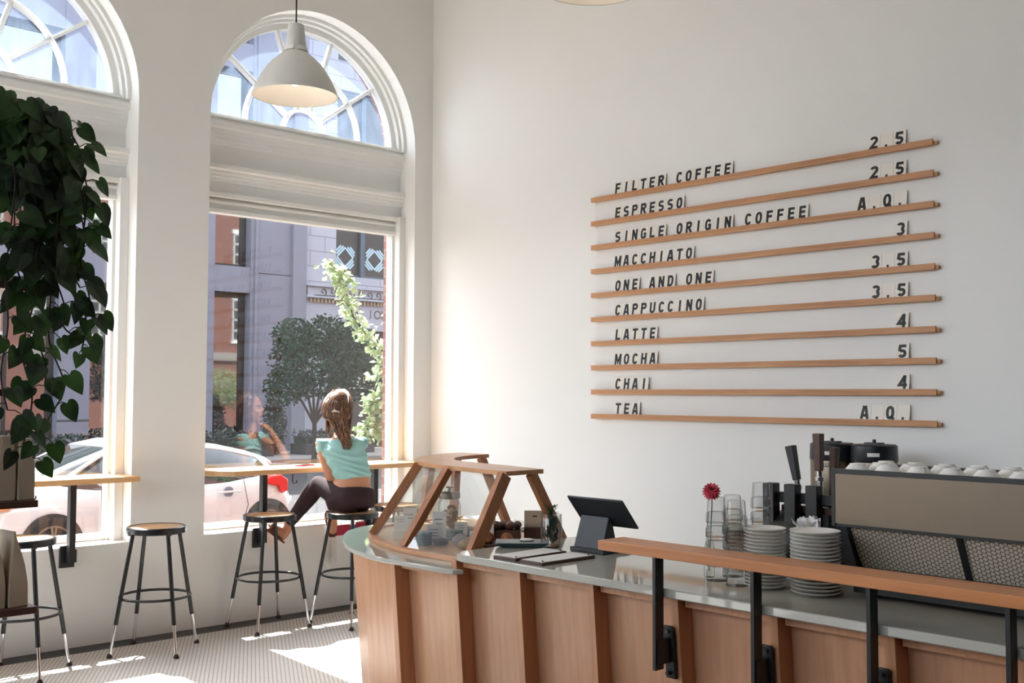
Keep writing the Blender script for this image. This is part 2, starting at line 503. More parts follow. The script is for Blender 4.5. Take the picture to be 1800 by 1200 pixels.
def strokes_on(mb, ch, org, X, Y, height, squeeze=1.0, t=.165):
    w, st = glyph(ch); X = Vector(X)*height*squeeze; Y = Vector(Y)*height; o = Vector(org)
    for pl in st:
        P = [Vector((x-w/2, y)) for x, y in pl]; closed = (P[0]-P[-1]).length < 1e-4
        if closed: P = P[:-1]
        n = len(P); L_, R_ = [], []
        for i in range(n):
            if closed: a, c = P[i-1], P[(i+1) % n]
            else: a, c = P[max(i-1, 0)], P[min(i+1, n-1)]
            d0 = (P[i]-a); d1 = (c-P[i])
            if d0.length < 1e-6: d0 = d1
            if d1.length < 1e-6: d1 = d0
            n0 = Vector((-d0.y, d0.x)).normalized(); n1 = Vector((-d1.y, d1.x)).normalized(); m = n0+n1
            m = m.normalized() if m.length > 1e-3 else n0
            k = t/2/max(.42, m.dot(n0))
            L_.append(P[i]+m*k); R_.append(P[i]-m*k)
        vs = [o+X*p.x+Y*p.y for p in L_]+[o+X*p.x+Y*p.y for p in R_]
        mb.add(vs, [(i, (i+1) % n, n+(i+1) % n, n+i) for i in range(n if closed else n-1)])
# ================================================================== ROOM SHELL
BAYS = (-1.075, -3.38, -5.685, -7.99)
HW, SILL, SPRING, TOP = .895, .62, 3.53, 5.2
def arch_wall(bays, hw, y0, y1, x0, x1, zb, zt, sill, n=28):
    mb = MB()
    xs = [x0]
    for b in sorted(bays): xs += [b-hw, b+hw]
    xs.append(x1)
    for i in range(0, len(xs), 2):
        mb.mm((xs[i], y0, zb), (xs[i+1], y1, zt))
    for b in bays:
        mb.mm((b-hw, y0, zb), (b+hw, y1, sill))
        pts = [(b+hw*math.cos(a), SPRING+hw*math.sin(a)) for a in [PI*k/n for k in range(n+1)]]
        for (xa, za), (xb, zb_) in zip(pts, pts[1:]):
            mb.hexa([(xa, y0, za), (xb, y0, zb_), (xb, y1, zb_), (xa, y1, za), (xa, y0, zt), (xb, y0, zt), (xb, y1, zt), (xa, y1, zt)])
    return mb
struct('wall_front', arch_wall(BAYS, HW, 0, .27, -10, .3, -.02, TOP+.3, SILL), 'wall')
struct('wall_outside', arch_wall(BAYS, HW+.045, .27, .47, -10.2, .3, -.3, 9.5, .57), 'brick')
mb = MB(); mb.mm((0, -12, -.02), (.3, 0, TOP+.3)); struct('wall_menu', mb, 'wall')
mb = MB(); mb.mm((-10.2, -12.2, TOP), (0, 0, TOP+.2)); struct('ceiling', mb, 'ceil')
mb = MB(); mb.mm((-10.2, -3.2, -.2), (.0, 0, 0)); struct('floor', mb, 'floor')
mb = MB(); mb.mm((-10.2, -12.2, -.2), (.0, -3.2, 0)); struct('floor_rear', mb, 'dark_board')  # unseen floor, made dark to keep bounce light off the counter front
# unseen rear and left sides of the room, coloured dark to cut bounce light
mb = MB()
mb.mm((-10.2, -12.2, -.02), (0, -12, TOP))
struct('wall_rear', mb, 'rear')
mb = MB()
mb.mm((-10.2, -12.2, -.02), (-10, -6.2, TOP)); mb.mm((-10.2, -.4, -.02), (-10, 0, TOP))
mb.mm((-10.2, -6.2, 5.15), (-10, -.4, TOP)); mb.mm((-10.2, -6.2, -.02), (-10, -.4, 2.3))  # high opening added out of view to let skylight onto the menu wall
struct('wall_left', mb, 'rear')

GY = .24
wcount = [0]; tcount = [0]
def window_bay(b):
    # ---- lower picture window
    wcount[0] += 1
    w = bpy.data.objects.new('window_%d' % wcount[0], None); COL.objects.link(w); w.location = (b, GY, SILL); w['kind'] = 'structure'
    WL[w.name] = Vector((b, GY, SILL))
    L, Rr = b-HW, b+HW
    fr = MB()
    zt = 2.86
    for sx, x in ((1, L), (-1, Rr)):
        fr.mm((min(x, x+sx*.06), .118, SILL), (max(x, x+sx*.06), .27, 3.0))
        fr.mm((min(x+sx*.055, x+sx*.078), .19, SILL), (max(x+sx*.055, x+sx*.078), .27, 2.862))
    fr.mm((L+.01, .14, 2.965), (Rr-.01, .27, 3.0))
    fr.mm((L+.01, .19, 2.86), (Rr-.01, .27, 2.965))
    fr.mm((L+.01, .165, 2.925), (Rr-.01, .20, 2.945))
    fr.mm((L+.01, .165, 2.855), (Rr-.01, .21, 2.885))
    fr.mm((L+.05, .21, SILL), (Rr-.05, .27, .665))
    ob('window_frame', fr, 'trim', w, bevel=.004)
    g = MB(); g.mm((L+.07, GY-.003, .66), (Rr-.07, GY+.003, 2.87)); ob('glass_pane', g, 'glass', w)
    # ---- spandrel with its mouldings
    tcount[0] += 1
    pr = [(.27, 3.535), (.16, 3.535), (.155, 3.515), (.135, 3.505), (.125, 3.485), (.125, 3.465), (.150, 3.455), (.158, 3.43), (.158, 3.405),
          (.168, 3.40), (.168, 3.375), (.178, 3.37), (.18, 3.355), (.19, 3.345), (.19, 3.20), (.125, 3.197), (.120, 3.18), (.120, 3.165), (.137, 3.155), (.137, 3.135),
          (.146, 3.13), (.146, 3.11), (.155, 3.105), (.155, 3.085), (.175, 3.08), (.175, 2.99), (.27, 2.99)]
    mb = MB(); mb.extr([(L, y, z) for y, z in pr], (2*HW, 0, 0))
    t = struct('trim_%d' % tcount[0], mb, 'trim', smooth=0)
    # ---- fanlight
    wcount[0] += 1
    w = bpy.data.objects.new('window_%d' % wcount[0], None); COL.objects.link(w); w.location = (b, GY, SPRING); w['kind'] = 'structure'
    WL[w.name] = Vector((b, GY, SPRING))
    fr = MB(); n = 40
    def ring(r0, r1, y0, y1):
        rs = []
        for k in range(n+1):
            a = PI*k/n; c_, s_ = math.cos(a), math.sin(a)
            rs.append([(b+r*c_, y, SPRING+r*s_) for r, y in ((r0, y0), (r1, y0), (r1, y1), (r0, y1))])
        fr.rings(rs)
    ring(.868, HW+.002, .115, .27); ring(.845, .872, .15, .27); ring(.80, .85, .19, .27)
    fr.mm((L+.03, .17, SPRING), (Rr-.03, .27, SPRING+.035)); fr.mm((L+.05, .15, SPRING), (Rr-.05, .2, SPRING+.018))
    ob('window_frame', fr, 'trim', w, bevel=.003)
    mu = MB()
    def mring(r, wd, y0=.2, y1=.265):
        rs = []
        for k in range(25):
            a = PI*k/24; c_, s_ = math.cos(a), math.sin(a)
            rs.append([(b+q*c_, y, SPRING+.03+q*s_) for q, y in ((r-wd, y0+.02), (r, y0), (r+wd, y0+.02), (r+wd, y1), (r-wd, y1))])
        mu.rings(rs)
    mring(.175, .013); mring(.50, .013)
    for k in range(1, 5):
        a = PI*k/5
        d = Vector((math.cos(a), 0, math.sin(a)))
        p = Vector((b, .235, SPRING+.03))
        mu.tube([p+d*.175, p+d*.83], .013, flat=[(-1, -2.2), (1, -2.2), (1, 1.2), (0, 2.2), (-1, 1.2)], upv=d.cross(Vector((0, 1, 0))))
    ob('muntin', mu, 'trim', w)
    g = MB(); pts = [(b+.83*math.cos(PI*k/n), SPRING+.02+.83*math.sin(PI*k/n)) for k in range(n+1)]
    g.extr([(x, GY-.003, z) for x, z in pts], (0, .006, 0)); ob('glass_pane', g, 'glass_dirty', w, smooth=0)
for b in BAYS[:3]: window_bay(b)

# ---- window bars (bench tops) on steel brackets
def bench(x0, x1, label, brackets, chamfer):
    t = thing('window_bar', label, 'counter', ((x0+x1)/2, 0, 1.05))
    mb = MB()
    poly = [(x0+chamfer*.0, .215), (x0, -.0)]
    poly += [(x0+chamfer, -.17)] if chamfer else [(x0, -.15)]
    poly += [(x1, -.17 if chamfer else -.15), (x1, .215)]
    mb.prism(poly, 1.015, 1.05)
    ob('bar_top', mb, 'bench', t, bevel=.003)
    for x in brackets:
        p = MB(); p.mm((x-.019, -.090, .54), (x+.019, -.04, 1.016)); br = ob('bracket_post', p, 'black', t, bevel=.003)
        p = MB(); p.mm((x-.048, -.020, .50), (x+.042, .001, .635)); p.mm((x-.018, -.045, .53), (x+.046, -.015, .61)); ob('wall_plate', p, 'black', br, bevel=.002)
    hk = [x0+.62, x0+1.05] if chamfer else [x1-.66]
    for x in hk:
        q = MB(); q.tube([(x, -.10, 1.02), (x, -.10, .96), (x, -.105, .945), (x+.012, -.112, .938), (x+.024, -.115, .945), (x+.026, -.115, .962)], .0045, 6)
        ob('coat_hook', q, 'black', t)
    return t
bench(-1.962, -.188, 'long oak window bar on black brackets where the woman leans, under the right-hand window', (-1.555, -.60), .12)
bench(-4.268, -2.492, 'long oak window bar on a black bracket under the left-hand window', (-2.89, -3.95), 0)

# ================================================================== MENU LEDGES AND LETTERS
ZS = [2.934-.1652*i for i in range(10)]
ROWS = [('FILTER COFFEE', '2.5'), ('ESPRESSO', '2.5'), ('SINGLE ORIGIN COFFEE', 'A.Q.'), ('MACCHIATO', '3'), ('ONE AND ONE', '3.5'),
        ('CAPPUCCINO', '3.5'), ('LATTE', '4'), ('MOCHA', '5'), ('CHAI', '4'), ('TEA', 'A.Q.')]
NTH = ['first', 'second', 'third', 'fourth', 'fifth', 'sixth', 'seventh', 'eighth', 'ninth', 'tenth']
PITCH = .0745
GLYPH = {}
def tile(ch, ypos, zrow, label, group):
    h, w, th = .094, PITCH-.0015, .004
    L = Vector((-.0245, ypos, zrow-.012))
    ang = R(9)
    dz = Vector((math.sin(ang), 0, math.cos(ang))); dy = Vector((0, -1, 0)); dn = Vector((-math.cos(ang), 0, math.sin(ang)))
    mb = MB()
    a = L+dy*(.0008); P = [a, a+dy*w, a+dy*w-dn*th, a-dn*th]
    mb.hexa(P+[p+dz*h for p in P])
    o = ob('letter_tile', mb, 'cream', loc=L, smooth=0); tag(o, label, 'letter tile', group)
    lm = MB()
    base = L+dn*.0006+dz*.0135
    if ch == '.':
        q0 = base+dy*(w*.5-.0068); lm.add([q0, q0+dy*.0136, q0+dy*.0136+dz*.0135, q0+dz*.0135], [(0, 1, 2, 3)])
    else:
        digit = ch.isdigit()
        strokes_on(lm, ch, base+dy*w*.5, dy, dz, .0735, 1.08 if digit else 1.04, .215)
    ob('letter' if ch != '.' else 'full_stop', lm, 'ink', o, smooth=0)
for i, (nm, pr) in enumerate(ROWS):
    z = ZS[i]
    nm_ = nm.title()
    t = thing('menu_ledge', 'oak menu ledge holding %s, %s ledge from the top' % (nm, NTH[i]), 'ledge', (0, -3, z), 'oak ledges of the wall menu')
    mb = MB(); mb.mm((-.037, -4.215, z-.034), (-.026, -1.775, z)); ob('front_lip', mb, 'ledge', t, bevel=.001)
    mb = MB(); mb.mm((-.026, -4.232, z-.030), (.0, -1.785, z-.012)); ob('back_rail', mb, 'ledge', t)
    cnt = {}
    words = nm.split(' ')
    k = 0; y = -1.968
    for wi, wd in enumerate(words):
        for li, ch in enumerate(wd):
            pos = y-(k+li)*PITCH
            wn_ = wd if words.count(wd) == 1 else ('%s %s' % ('first' if wi == 0 else 'last', wd))
            tile(ch, pos, z, '%s tile, %s letter of %s in %s' % (ch, NTH[li], wn_, nm) if len(words) > 1 else 'cream tile with black %s, %s letter of %s' % (ch, NTH[li], nm), 'letter tiles of %s' % nm)
        k += len(wd)+1
    for li, ch in enumerate(pr):
        pos = -4.058+(len(pr)-li)*PITCH
        what = 'a black full stop' if ch == '.' else 'black %s' % ch
        extra = ', %s tile of the price' % NTH[li] if len(pr) > 1 else ' as the whole price'
        tile(ch, pos, z, 'cream price tile with %s%s beside %s' % (what, extra, nm), 'price tiles of %s' % nm)

# ================================================================== PENDANT LAMPS
def lamp(x, y, z, label):
    t = thing('pendant_lamp', label, 'lamp', (x, y, z), 'white dome pendant lamps')
    prof = [(.225, 0), (.2225, .012), (.2085, .05), (.192, .085), (.176, .112), (.152, .150), (.128, .178), (.096, .208), (.066, .232)]
    inner = [(r-.004, zz-.003 if i else zz) for i, (r, zz) in enumerate(prof)]
    mb = MB(); mb.cur = 0
    mb.lathe(prof, (x, y, z), 48); n0 = len(mb.f)
    mb = MB(); mb.rings([[Vector((x+r*math.cos(2*PI*j/48), y+r*math.sin(2*PI*j/48), z+zz)) for j in range(48)] for r, zz in prof], caps=False)
    o = ob('lamp_shade', mb, 'lamp', t)
    mb = MB(); mb.rings([[Vector((x+r*math.cos(2*PI*j/48), y+r*math.sin(2*PI*j/48), z+zz)) for j in range(48)] for r, zz in inner], caps=False)
    ob('shade_lining', mb, 'lamp_in', o)
    mb = MB(); mb.rings([[Vector((x+r*math.cos(2*PI*j/48), y+r*math.sin(2*PI*j/48), z+zz)) for j in range(48)] for r, zz in ((.2265, -.001), (.2265, .006), (.2225, .006), (.2225, -.001))], caps=False, loop=True)
    ob('shade_rim', mb, 'lamp', o)
    mb = MB(); mb.lathe([(.064, .231), (.060, .236), (.055, .266), (.0565, .270), (.050, .32), (.0425, .378), (.040, .386), (.012, .389)], (x, y, z), 32)
    ob('socket_cover', mb, 'lamp', t)
    mb = MB()
    for k in range(4):
        a = R(238+45+90*k)
        rs = []
        for q in range(9):
            b_ = a-.60+1.2*q/8
            rs.append([(x+r*math.cos(b_), y+r*math.sin(b_), z+zz) for r, zz in ((.0655, .239), (.0605, .264), (.052, .264), (.052, .239))])
        mb.rings(rs)
    ob('vent_glow', mb, 'white', t)  # opaque white segments stand in for the lit interior seen through the slots
    mb = MB(); mb.cyl((x, y, z+.385), (x, y, TOP-.03), .0045, n=8); ob('cord', mb, 'black', t)
    mb = MB(); mb.lathe([(.055, TOP-z-.035), (.06, TOP-z-.03), (.06, TOP-z+.002)], (x, y, z), 24); ob('ceiling_rose', mb, 'lamp', t)
    mb = MB(); mb.ball((x, y, z+.10), (.035, .035, .045), 16, 10); mb.cyl((x, y, z+.14), (x, y, z+.235), .018, n=12); ob('bulb', mb, 'bulb', t)
    ld = bpy.data.lights.new('lamp_light', 'POINT'); ld.energy = .35; ld.color = (1, .90, .78); ld.shadow_soft_size = .05
    lo = bpy.data.objects.new('lamp_light', ld); COL.objects.link(lo); lo.parent = t; lo.location = (0, 0, .05)
lamp(-2.46, -1.863, 3.16, 'white enamel dome pendant lamp hanging in front of the right-hand arched window')
lamp(-2.335, -3.90, 3.232, 'white pendant lamp showing only its rim at the top edge')
# ================================================================== COUNTER
SL = .08                        # inward slope of the counter front
path = [(-2.59, -6.6), (-2.59, -6.02), (-2.59, -5.635), (-2.59, -5.257), (-2.59, -4.868), (-2.59, -4.478), (-2.59, -4.092), (-2.59, -3.705), (-2.59, -3.325),
        (-2.585, -2.89), (-2.535, -2.60), (-2.40, -2.33), (-2.12, -2.07), (-1.70, -1.97), (-1.25, -1.96)]
def zt_at(i): return .892 if path[i][1] <= -3.32 else .832
t = thing('bar_counter', 'wooden café counter front with framed panels curving away at its far end', 'counter', (-2.2, -4, 0))
def inward(a, b):
    d = Vector((b[0]-a[0], b[1]-a[1], 0)).normalized(); return Vector((d.y, -d.x, 0))
nrm = []
for i in range(len(path)-1): nrm.append(inward(path[i], path[i+1]))
def vn(i):
    n = Vector((0, 0, 0))
    if i > 0: n += nrm[i-1]
    if i < len(nrm): n += nrm[i]
    return n.normalized()
def P3(i, depth, z, ztop=.892):
    x, y = path[i]; n = vn(i)
    k = 1/max(.5, n.dot(nrm[min(i, len(nrm)-1)]))
    p = Vector((x, y, z))+n*k*(depth+SL*(.892-z)); p.z = z; return p
def seg(i, depth0, depth1, z0, z1, s0=0.0, s1=1.0):
    """slab between path points i,i+1 (fractions s0..s1), from depth0 to depth1 inward, z0..z1"""
    out = []
    for z in (z0, z1):
        a0, b0 = P3(i, depth0, z), P3(i+1, depth0, z); a1, b1 = P3(i, depth1, z), P3(i+1, depth1, z)
        out += [a0.lerp(b0, s0), a0.lerp(b0, s1), a1.lerp(b1, s1), a1.lerp(b1, s0)]
    return out
for i in range(len(path)-1):
    zt = .892 if path[i+1][1] <= -3.30 else .837
    ln = (Vector((*path[i+1], 0))-Vector((*path[i], 0))).length
    if i > 8:
        mb = MB(); mb.hexa(seg(i, .004, .03, 0, zt)); ob('panel', mb, 'panel', t); continue
    mb = MB(); mb.hexa(seg(i, .075, .095, 0, zt)); ob('panel', mb, 'panel', t)
    mb = MB(); mb.hexa(seg(i, .0, .08, 0, zt, 1-.032/ln, 1.0)); ob('stile', mb, 'stile', t)
    mb = MB(); mb.hexa(seg(i, .030, .06, zt-.035, zt, 0, 1-.040/ln)); ob('top_rail', mb, 'stile', t)
    mb = MB(); mb.hexa(seg(i, .030, .06, 0, .09, 0, 1-.040/ln)); ob('bottom_rail', mb, 'stile', t)
# inner carcass (staff side)
mb = MB(); mb.mm((-2.36, -6.55, .0), (-1.90, -3.45, .885)); ob('carcass', mb, 'dark_board', t)

# main quartz top
mb = MB()
poly = [(-2.625, -6.6), (-2.625, -3.425), (-2.615, -3.39), (-2.585, -3.365), (-2.54, -3.345), (-1.75, -3.345), (-1.75, -6.6)]
mb.prism(poly, .892, .922)
o = ob('worktop', mb, 'quartz', loc=(-2.2, -5, .892), bevel=.004); tag(o, 'grey quartz worktop running under the tablet, tumblers and saucers', 'worktop')
# lower quartz top round the pastry end
low = [(-2.597, -3.415), (-2.632, -3.385), (-2.645, -3.3), (-2.65, -3.13), (-2.655, -2.97), (-2.645, -2.82), (-2.605, -2.65), (-2.54, -2.49), (-2.45, -2.33), (-2.33, -2.16), (-2.20, -2.02), (-2.05, -1.93),
       (-1.90, -1.90), (-1.2, -1.90), (-1.2, -2.50), (-1.45, -2.55), (-1.58, -2.70), (-1.58, -3.32), (-2.585, -3.32), (-2.597, -3.33)]
mb = MB(); mb.prism(low, .837, .857)
o = ob('worktop', mb, 'quartz', loc=(-2.2, -2.6, .837), bevel=.004); tag(o, 'lower curved grey quartz ledge under the glass pastry case', 'worktop')
mb = MB(); mb.prism([(-2.36, -3.43), (-2.38, -2.95), (-2.36, -2.66), (-2.24, -2.43), (-2.04, -2.22), (-1.3, -2.14), (-1.3, -2.48), (-1.6, -2.6), (-1.65, -2.8), (-1.65, -3.43)], 0, .835)
ob('carcass', mb, 'dark_board', t)

# ---- handrail on steel posts
t = thing('hand_rail', 'oak handrail on black steel posts bolted along the counter front', 'rail', (-2.62, -5, 0.9))
mb = MB(); mb.mm((-2.672, -6.6, 1.030), (-2.535, -4.222, 1.064)); ob('rail_top', mb, 'rail', t, bevel=.002)
for k in range(5):
    y = -4.473-.3895*k
    p = MB(); p.mm((-2.705+.035, y-.006, .655), (-2.705+.079, y+.006, 1.031)); po = ob('rail_post', p, 'black', t)
    p = MB(); p.mm((-2.66, y-.010, .672), (-2.565, y+.010, .755)); ob('bracket_arm', p, 'black', po)
    p = MB(); p.hexa([(-2.585, y-.024, .615), (-2.575, y-.024, .615), (-2.575, y+.018, .615), (-2.585, y+.018, .615),
                      (-2.602, y-.024, .795), (-2.592, y-.024, .795), (-2.592, y+.018, .795), (-2.602, y+.018, .795)])
    bp = ob('bracket_plate', p, 'black', po, bevel=.004)
    p = MB()
    for z in (.775, .635): p.cyl((-2.606, y-.003, z), (-2.585, y-.003, z), .007, n=8)
    ob('bolt', p, 'black_gloss', po)

# ---- pastry case
t = thing('pastry_case', 'oak framed glass pastry case with slanted panes on the curved end of the counter', 'display case', (-2.2, -2.9, .857))
oi = [(-2.50, -3.32), (-2.50, -3.1), (-2.50, -2.95), (-2.485, -2.80), (-2.44, -2.63), (-2.375, -2.47), (-2.29, -2.33), (-2.18, -2.19), (-2.05, -2.08), (-1.88, -2.02), (-1.65, -2.0), (-1.42, -2.0)]
def offset(pl, d):
    out = []
    for i, p in enumerate(pl):
        a = Vector(pl[max(i-1, 0)]); b = Vector(pl[min(i+1, len(pl)-1)]); dd = (b-a).normalized(); n = Vector((dd.y, -dd.x))
        out.append((p[0]+n.x*d, p[1]+n.y*d))
    return out
inn = offset(oi, .045)
mb = MB(); mb.prism(oi+inn[::-1], .857, .877); ob('base_rim', mb, 'case', t, bevel=.002)
# base floor board of the case
mb = MB(); mb.prism(inn+[(-1.42, -2.48), (-1.55, -2.56), (-1.62, -2.72), (-1.62, -3.31)], .857, .866); ob('base_board', mb, 'bench', t)
outer = [(-2.285, -3.335), (-2.265, -3.15), (-2.232, -2.92), (-2.20, -2.73), (-2.155, -2.59), (-2.105, -2.475), (-2.04, -2.375), (-1.95, -2.275), (-1.84, -2.175), (-1.70, -2.09), (-1.56, -2.04), (-1.415, -2.02)]
inner = [(-2.055, -3.335), (-2.0, -3.05), (-1.975, -2.83), (-1.96, -2.70), (-1.925, -2.58), (-1.86, -2.475), (-1.77, -2.385), (-1.66, -2.315), (-1.55, -2.278), (-1.415, -2.262)]
mb = MB(); mb.prism(outer+inner[::-1], 1.220, 1.240); ob('top_board', mb, 'case', t, bevel=.0015)
def leg(a, b, w=.032, d=.05, upv=(0, 1, 0)):
    mb = MB(); mb.bar(a, b, w, d, upv); return ob('leg', mb, 'leg_wood', t)
leg((-2.482, -3.312, .86), (-2.275, -3.312, 1.222), .058, .032)
leg((-1.88, -3.31, .86), (-2.11, -3.31, 1.222), .045, .03)
leg((-2.445, -2.82, .875), (-2.225, -2.865, 1.222), .035, .04)
leg((-2.29, -2.365, .875), (-2.105, -2.495, 1.222), .045, .035, (1, 1, 0))
leg((-1.47, -2.478, .86), (-1.49, -2.28, 1.222), .03, .045, (1, 0, 0))
leg((-1.47, -2.02, .86), (-1.49, -2.07, 1.222), .03, .045, (1, 0, 0))
leg((-1.70, -2.025, .876), (-1.72, -2.125, 1.222), .03, .045, (1, 0, 0))
# facetted glass
gb = [(-2.477, -3.30), (-2.452, -2.80), (-2.30, -2.375), (-2.02, -2.09), (-1.45, -2.02)]
gt = [(-2.275, -3.30), (-2.205, -2.83), (-2.10, -2.49), (-1.86, -2.22), (-1.45, -2.06)]
for i in range(4):
    a0, b0 = Vector((*gb[i], .877)), Vector((*gb[i+1], .877)); a1, b1 = Vector((*gt[i], 1.219)), Vector((*gt[i+1], 1.219))
    n = (b0-a0).cross(a1-a0).normalized()*.004
    mb = MB(); mb.hexa([a0, b0, b0+n, a0+n, a1, b1, b1+n, a1+n]); ob('glass_panel', mb, 'case_glass', t, smooth=0)

# ---- things in the case
rnd = random.Random(3)
CZ, TZ = .867, .922
MAT['teal'] = mk('teal_wrap', S(78, 128, 142), .5, var=.35, vscale=60)
MAT['teal_dark'] = mk('teal_slate', S(62, 84, 88), .35)
MAT['bun'] = mk('brown_bun', S(104, 58, 36), .5, var=.35, vscale=25)
MAT['dark_bun'] = mk('dark_chocolate_bun', S(52, 30, 24), .5, var=.4, vscale=30)
MAT['croissant'] = mk('croissant_crust', S(150, 92, 50), .5, var=.4, vscale=35)
MAT['cookie'] = mk('cookie', S(176, 146, 110), .7, var=.3, vscale=50)
MAT['lilac'] = mk('lilac_wrap', S(140, 132, 150), .6, var=.25, vscale=40)
VIEW = R(-47)
def card(x, y, z, w, h, rz, label, lines=2, lean=.12, mat='paper'):
    """small card facing the customer, leaning back a little"""
    o = thing('price_card', label, 'card', (x, y, z))
    q = Matrix.Rotation(rz, 3, 'Z') @ Matrix.Rotation(lean, 3, 'Y')
    c = Vector((x, y, z)) + Matrix.Rotation(rz, 3, 'Z') @ Vector((math.sin(lean)*h*.5, 0, h/2*math.cos(lean)))
    mb = MB(); mb.box(c, (.0025, w, h), rot=q); ob('card', mb, mat, o, smooth=0)
    mb = MB()
    for k in range(lines):
        mb.box(c+q @ Vector((-.0016, (.06-.05*k)*w, h*(.24-.15*k))), (.0008, w*(.62-.12*k), h*.04), rot=q)
    ob('printed_line', mb, 'ink_grey', o, smooth=0)
    return o
def lump(name, x, y, z, r, mat, label, cat, group=None, k=0):
    mb = MB(); s0 = rnd.uniform(0, 6)
    mb.ball((x, y, z+r[2]), r, 16, 10)
    for i, v in enumerate(mb.v):
        d = v-Vector((x, y, z+r[2])); f = 1+.22*noise.noise(Vector((d.x*45+s0*7, d.y*45, d.z*45)))
        mb.v[i] = Vector((x+d.x*f, y+d.y*f, z+r[2]+max(-r[2], d.z*f)))
    o = ob(name, mb, mat, loc=(x, y, z), smooth=60); return tag(o, label, cat, group)
FA = R(43)            # faces the customer side
mb = MB(); mb.box((-2.255, -2.545, CZ+.022), (.055, .075, .044), rz=.75)
o = ob('cake_box', mb, 'cream', loc=(-2.255, -2.545, CZ), bevel=.003); tag(o, 'pale kraft box at the curved left end of the pastry case', 'box')
card(-2.255, -2.545, CZ+.044, .066, .070, FA, 'small white price card standing on the pale kraft box')
mb = MB(); mb.lathe([(.05, 0), (.075, .006), (.085, .014), (.08, .014), (.05, .009), (0, .009)], (-2.12, -2.46, CZ), 28)
o = ob('plate', mb, 'white', loc=(-2.12, -2.46, CZ)); tag(o, 'white plate at the far left inside the pastry case', 'plate')
card(-2.13, -2.455, CZ+.010, .070, .125, FA, 'tall white card standing on the far left plate in the pastry case')
# teal wrapped slabs
for n_, (bx_, by_, cnt) in enumerate(((-2.315, -2.765, 4), (-2.085, -2.715, 3))):
    for k in range(cnt):
        mb = MB(); mb.box((bx_+.004*(k % 2), by_, CZ+.0075+.0152*k), (.085, .105, .015), rz=.25+.05*k)
        o = ob('wrapped_slab', mb, 'teal', loc=(bx_, by_, CZ+.0152*k), bevel=.004)
        tag(o, 'teal wrapped slab, %s layer of the %s pile in the pastry case' % (('bottom', 'second', 'third', 'top')[k] if k < cnt-1 else 'top', ('nearer glass', 'rear')[n_]), 'snack', 'teal wrapped slabs')
lump('bun', -2.262, -2.862, CZ, (.036, .036, .020), 'dark_bun', 'dark round bun behind the second glass pane', 'bun', 'buns behind the glass')
lump('bun', -2.20, -2.93, CZ, (.040, .040, .022), 'lilac', 'lilac iced bun behind the second glass pane', 'bun', 'buns behind the glass')
lump('bun', -2.14, -2.86, CZ, (.040, .036, .022), 'lilac', 'lilac iced bun at the back behind the second glass pane', 'bun', 'buns behind the glass')
lump('bun', -2.24, -3.03, CZ, (.044, .040, .024), 'cookie', 'pale sugared bun next to the right end of the glass', 'bun', 'buns behind the glass')
card(-2.262, -2.815, CZ+.0, .075, .095, FA, 'white price card nearest the glass, in front of a taller one', 3)
card(-2.185, -2.755, CZ, .066, .145, FA, 'taller white price card behind the nearest one in the pastry case', 2)
card(-1.985, -2.685, CZ, .062, .075, FA, 'white price card with a heading by the rear teal pile', 3)
card(-1.56, -2.42, .867, .075, .060, FA, 'small kraft coloured card at the far back of the pastry case', 1, mat='cream')
card(-1.985, -2.885, CZ, .055, .085, FA, 'white card just behind the near leg of the pastry case', 1)
card(-2.165, -2.985, CZ, .040, .072, FA, 'narrow white card just left of the near leg of the case', 1)
# tray of pale rolls
mb = MB(); mb.box((-1.86, -2.72, CZ+.005), (.20, .16, .010), .3)
o = ob('tray', mb, 'dark_board', loc=(-1.86, -2.72, CZ), bevel=.002); tag(o, 'wooden tray of pale rolls at the back of the pastry case', 'tray')
for k in range(6):
    x, y = -1.925+.062*(k % 3), -2.755+.075*(k//3)
    lump('roll', x, y, CZ+.010, (.030, .036, .020), 'cookie', 'pale roll on the wooden tray, %s row, %s from the left' % (('front', 'back')[k//3], NTH[k % 3]), 'roll', 'pale rolls on the wooden tray')
# glass cookie jar with a steel lid
jx, jy = -1.825, -2.405
t = thing('cookie_jar', 'clear glass jar of brown cookies with a grey lid inside the pastry case', 'jar', (jx, jy, CZ))
mb = MB(); mb.lathe([(.052, .0), (.058, .008), (.060, .03), (.060, .125), (.054, .145), (.048, .152), (.048, .160)], (jx, jy, CZ), 32); ob('jar_body', mb, 'jar_glass', t)
mb = MB(); mb.lathe([(.052, .160), (.056, .163), (.056, .190), (.052, .195), (.010, .197), (.008, .214), (.020, .217), (.020, .222), (.0, .223)], (jx, jy, CZ), 32); ob('lid', mb, 'steel', t)
for k in range(9):
    a = k*2.4; rr = .024 if k % 3 else .010
    mb = MB(); q = Matrix.Rotation(rnd.uniform(-.7, .7), 3, 'X') @ Matrix.Rotation(rnd.uniform(-.7, .7), 3, 'Y')
    mb.lathe([(.0, -.007), (.024, -.005), (.026, .0), (.022, .006), (0, .007)], (0, 0, 0), 14)
    c = Vector((jx+rr*math.cos(a), jy+rr*math.sin(a), CZ+.024+.0105*k))
    mb.xform(Matrix.Translation(c) @ q.to_4x4())
    o = ob('cookie', mb, ('bun', 'cookie', 'croissant')[k % 3], loc=c); tag(o, '%s cookie inside the glass cookie jar' % ('dark brown', 'pale', 'golden')[k % 3], 'cookie', '%s cookies in the glass jar' % ('dark brown', 'pale', 'golden')[k % 3])

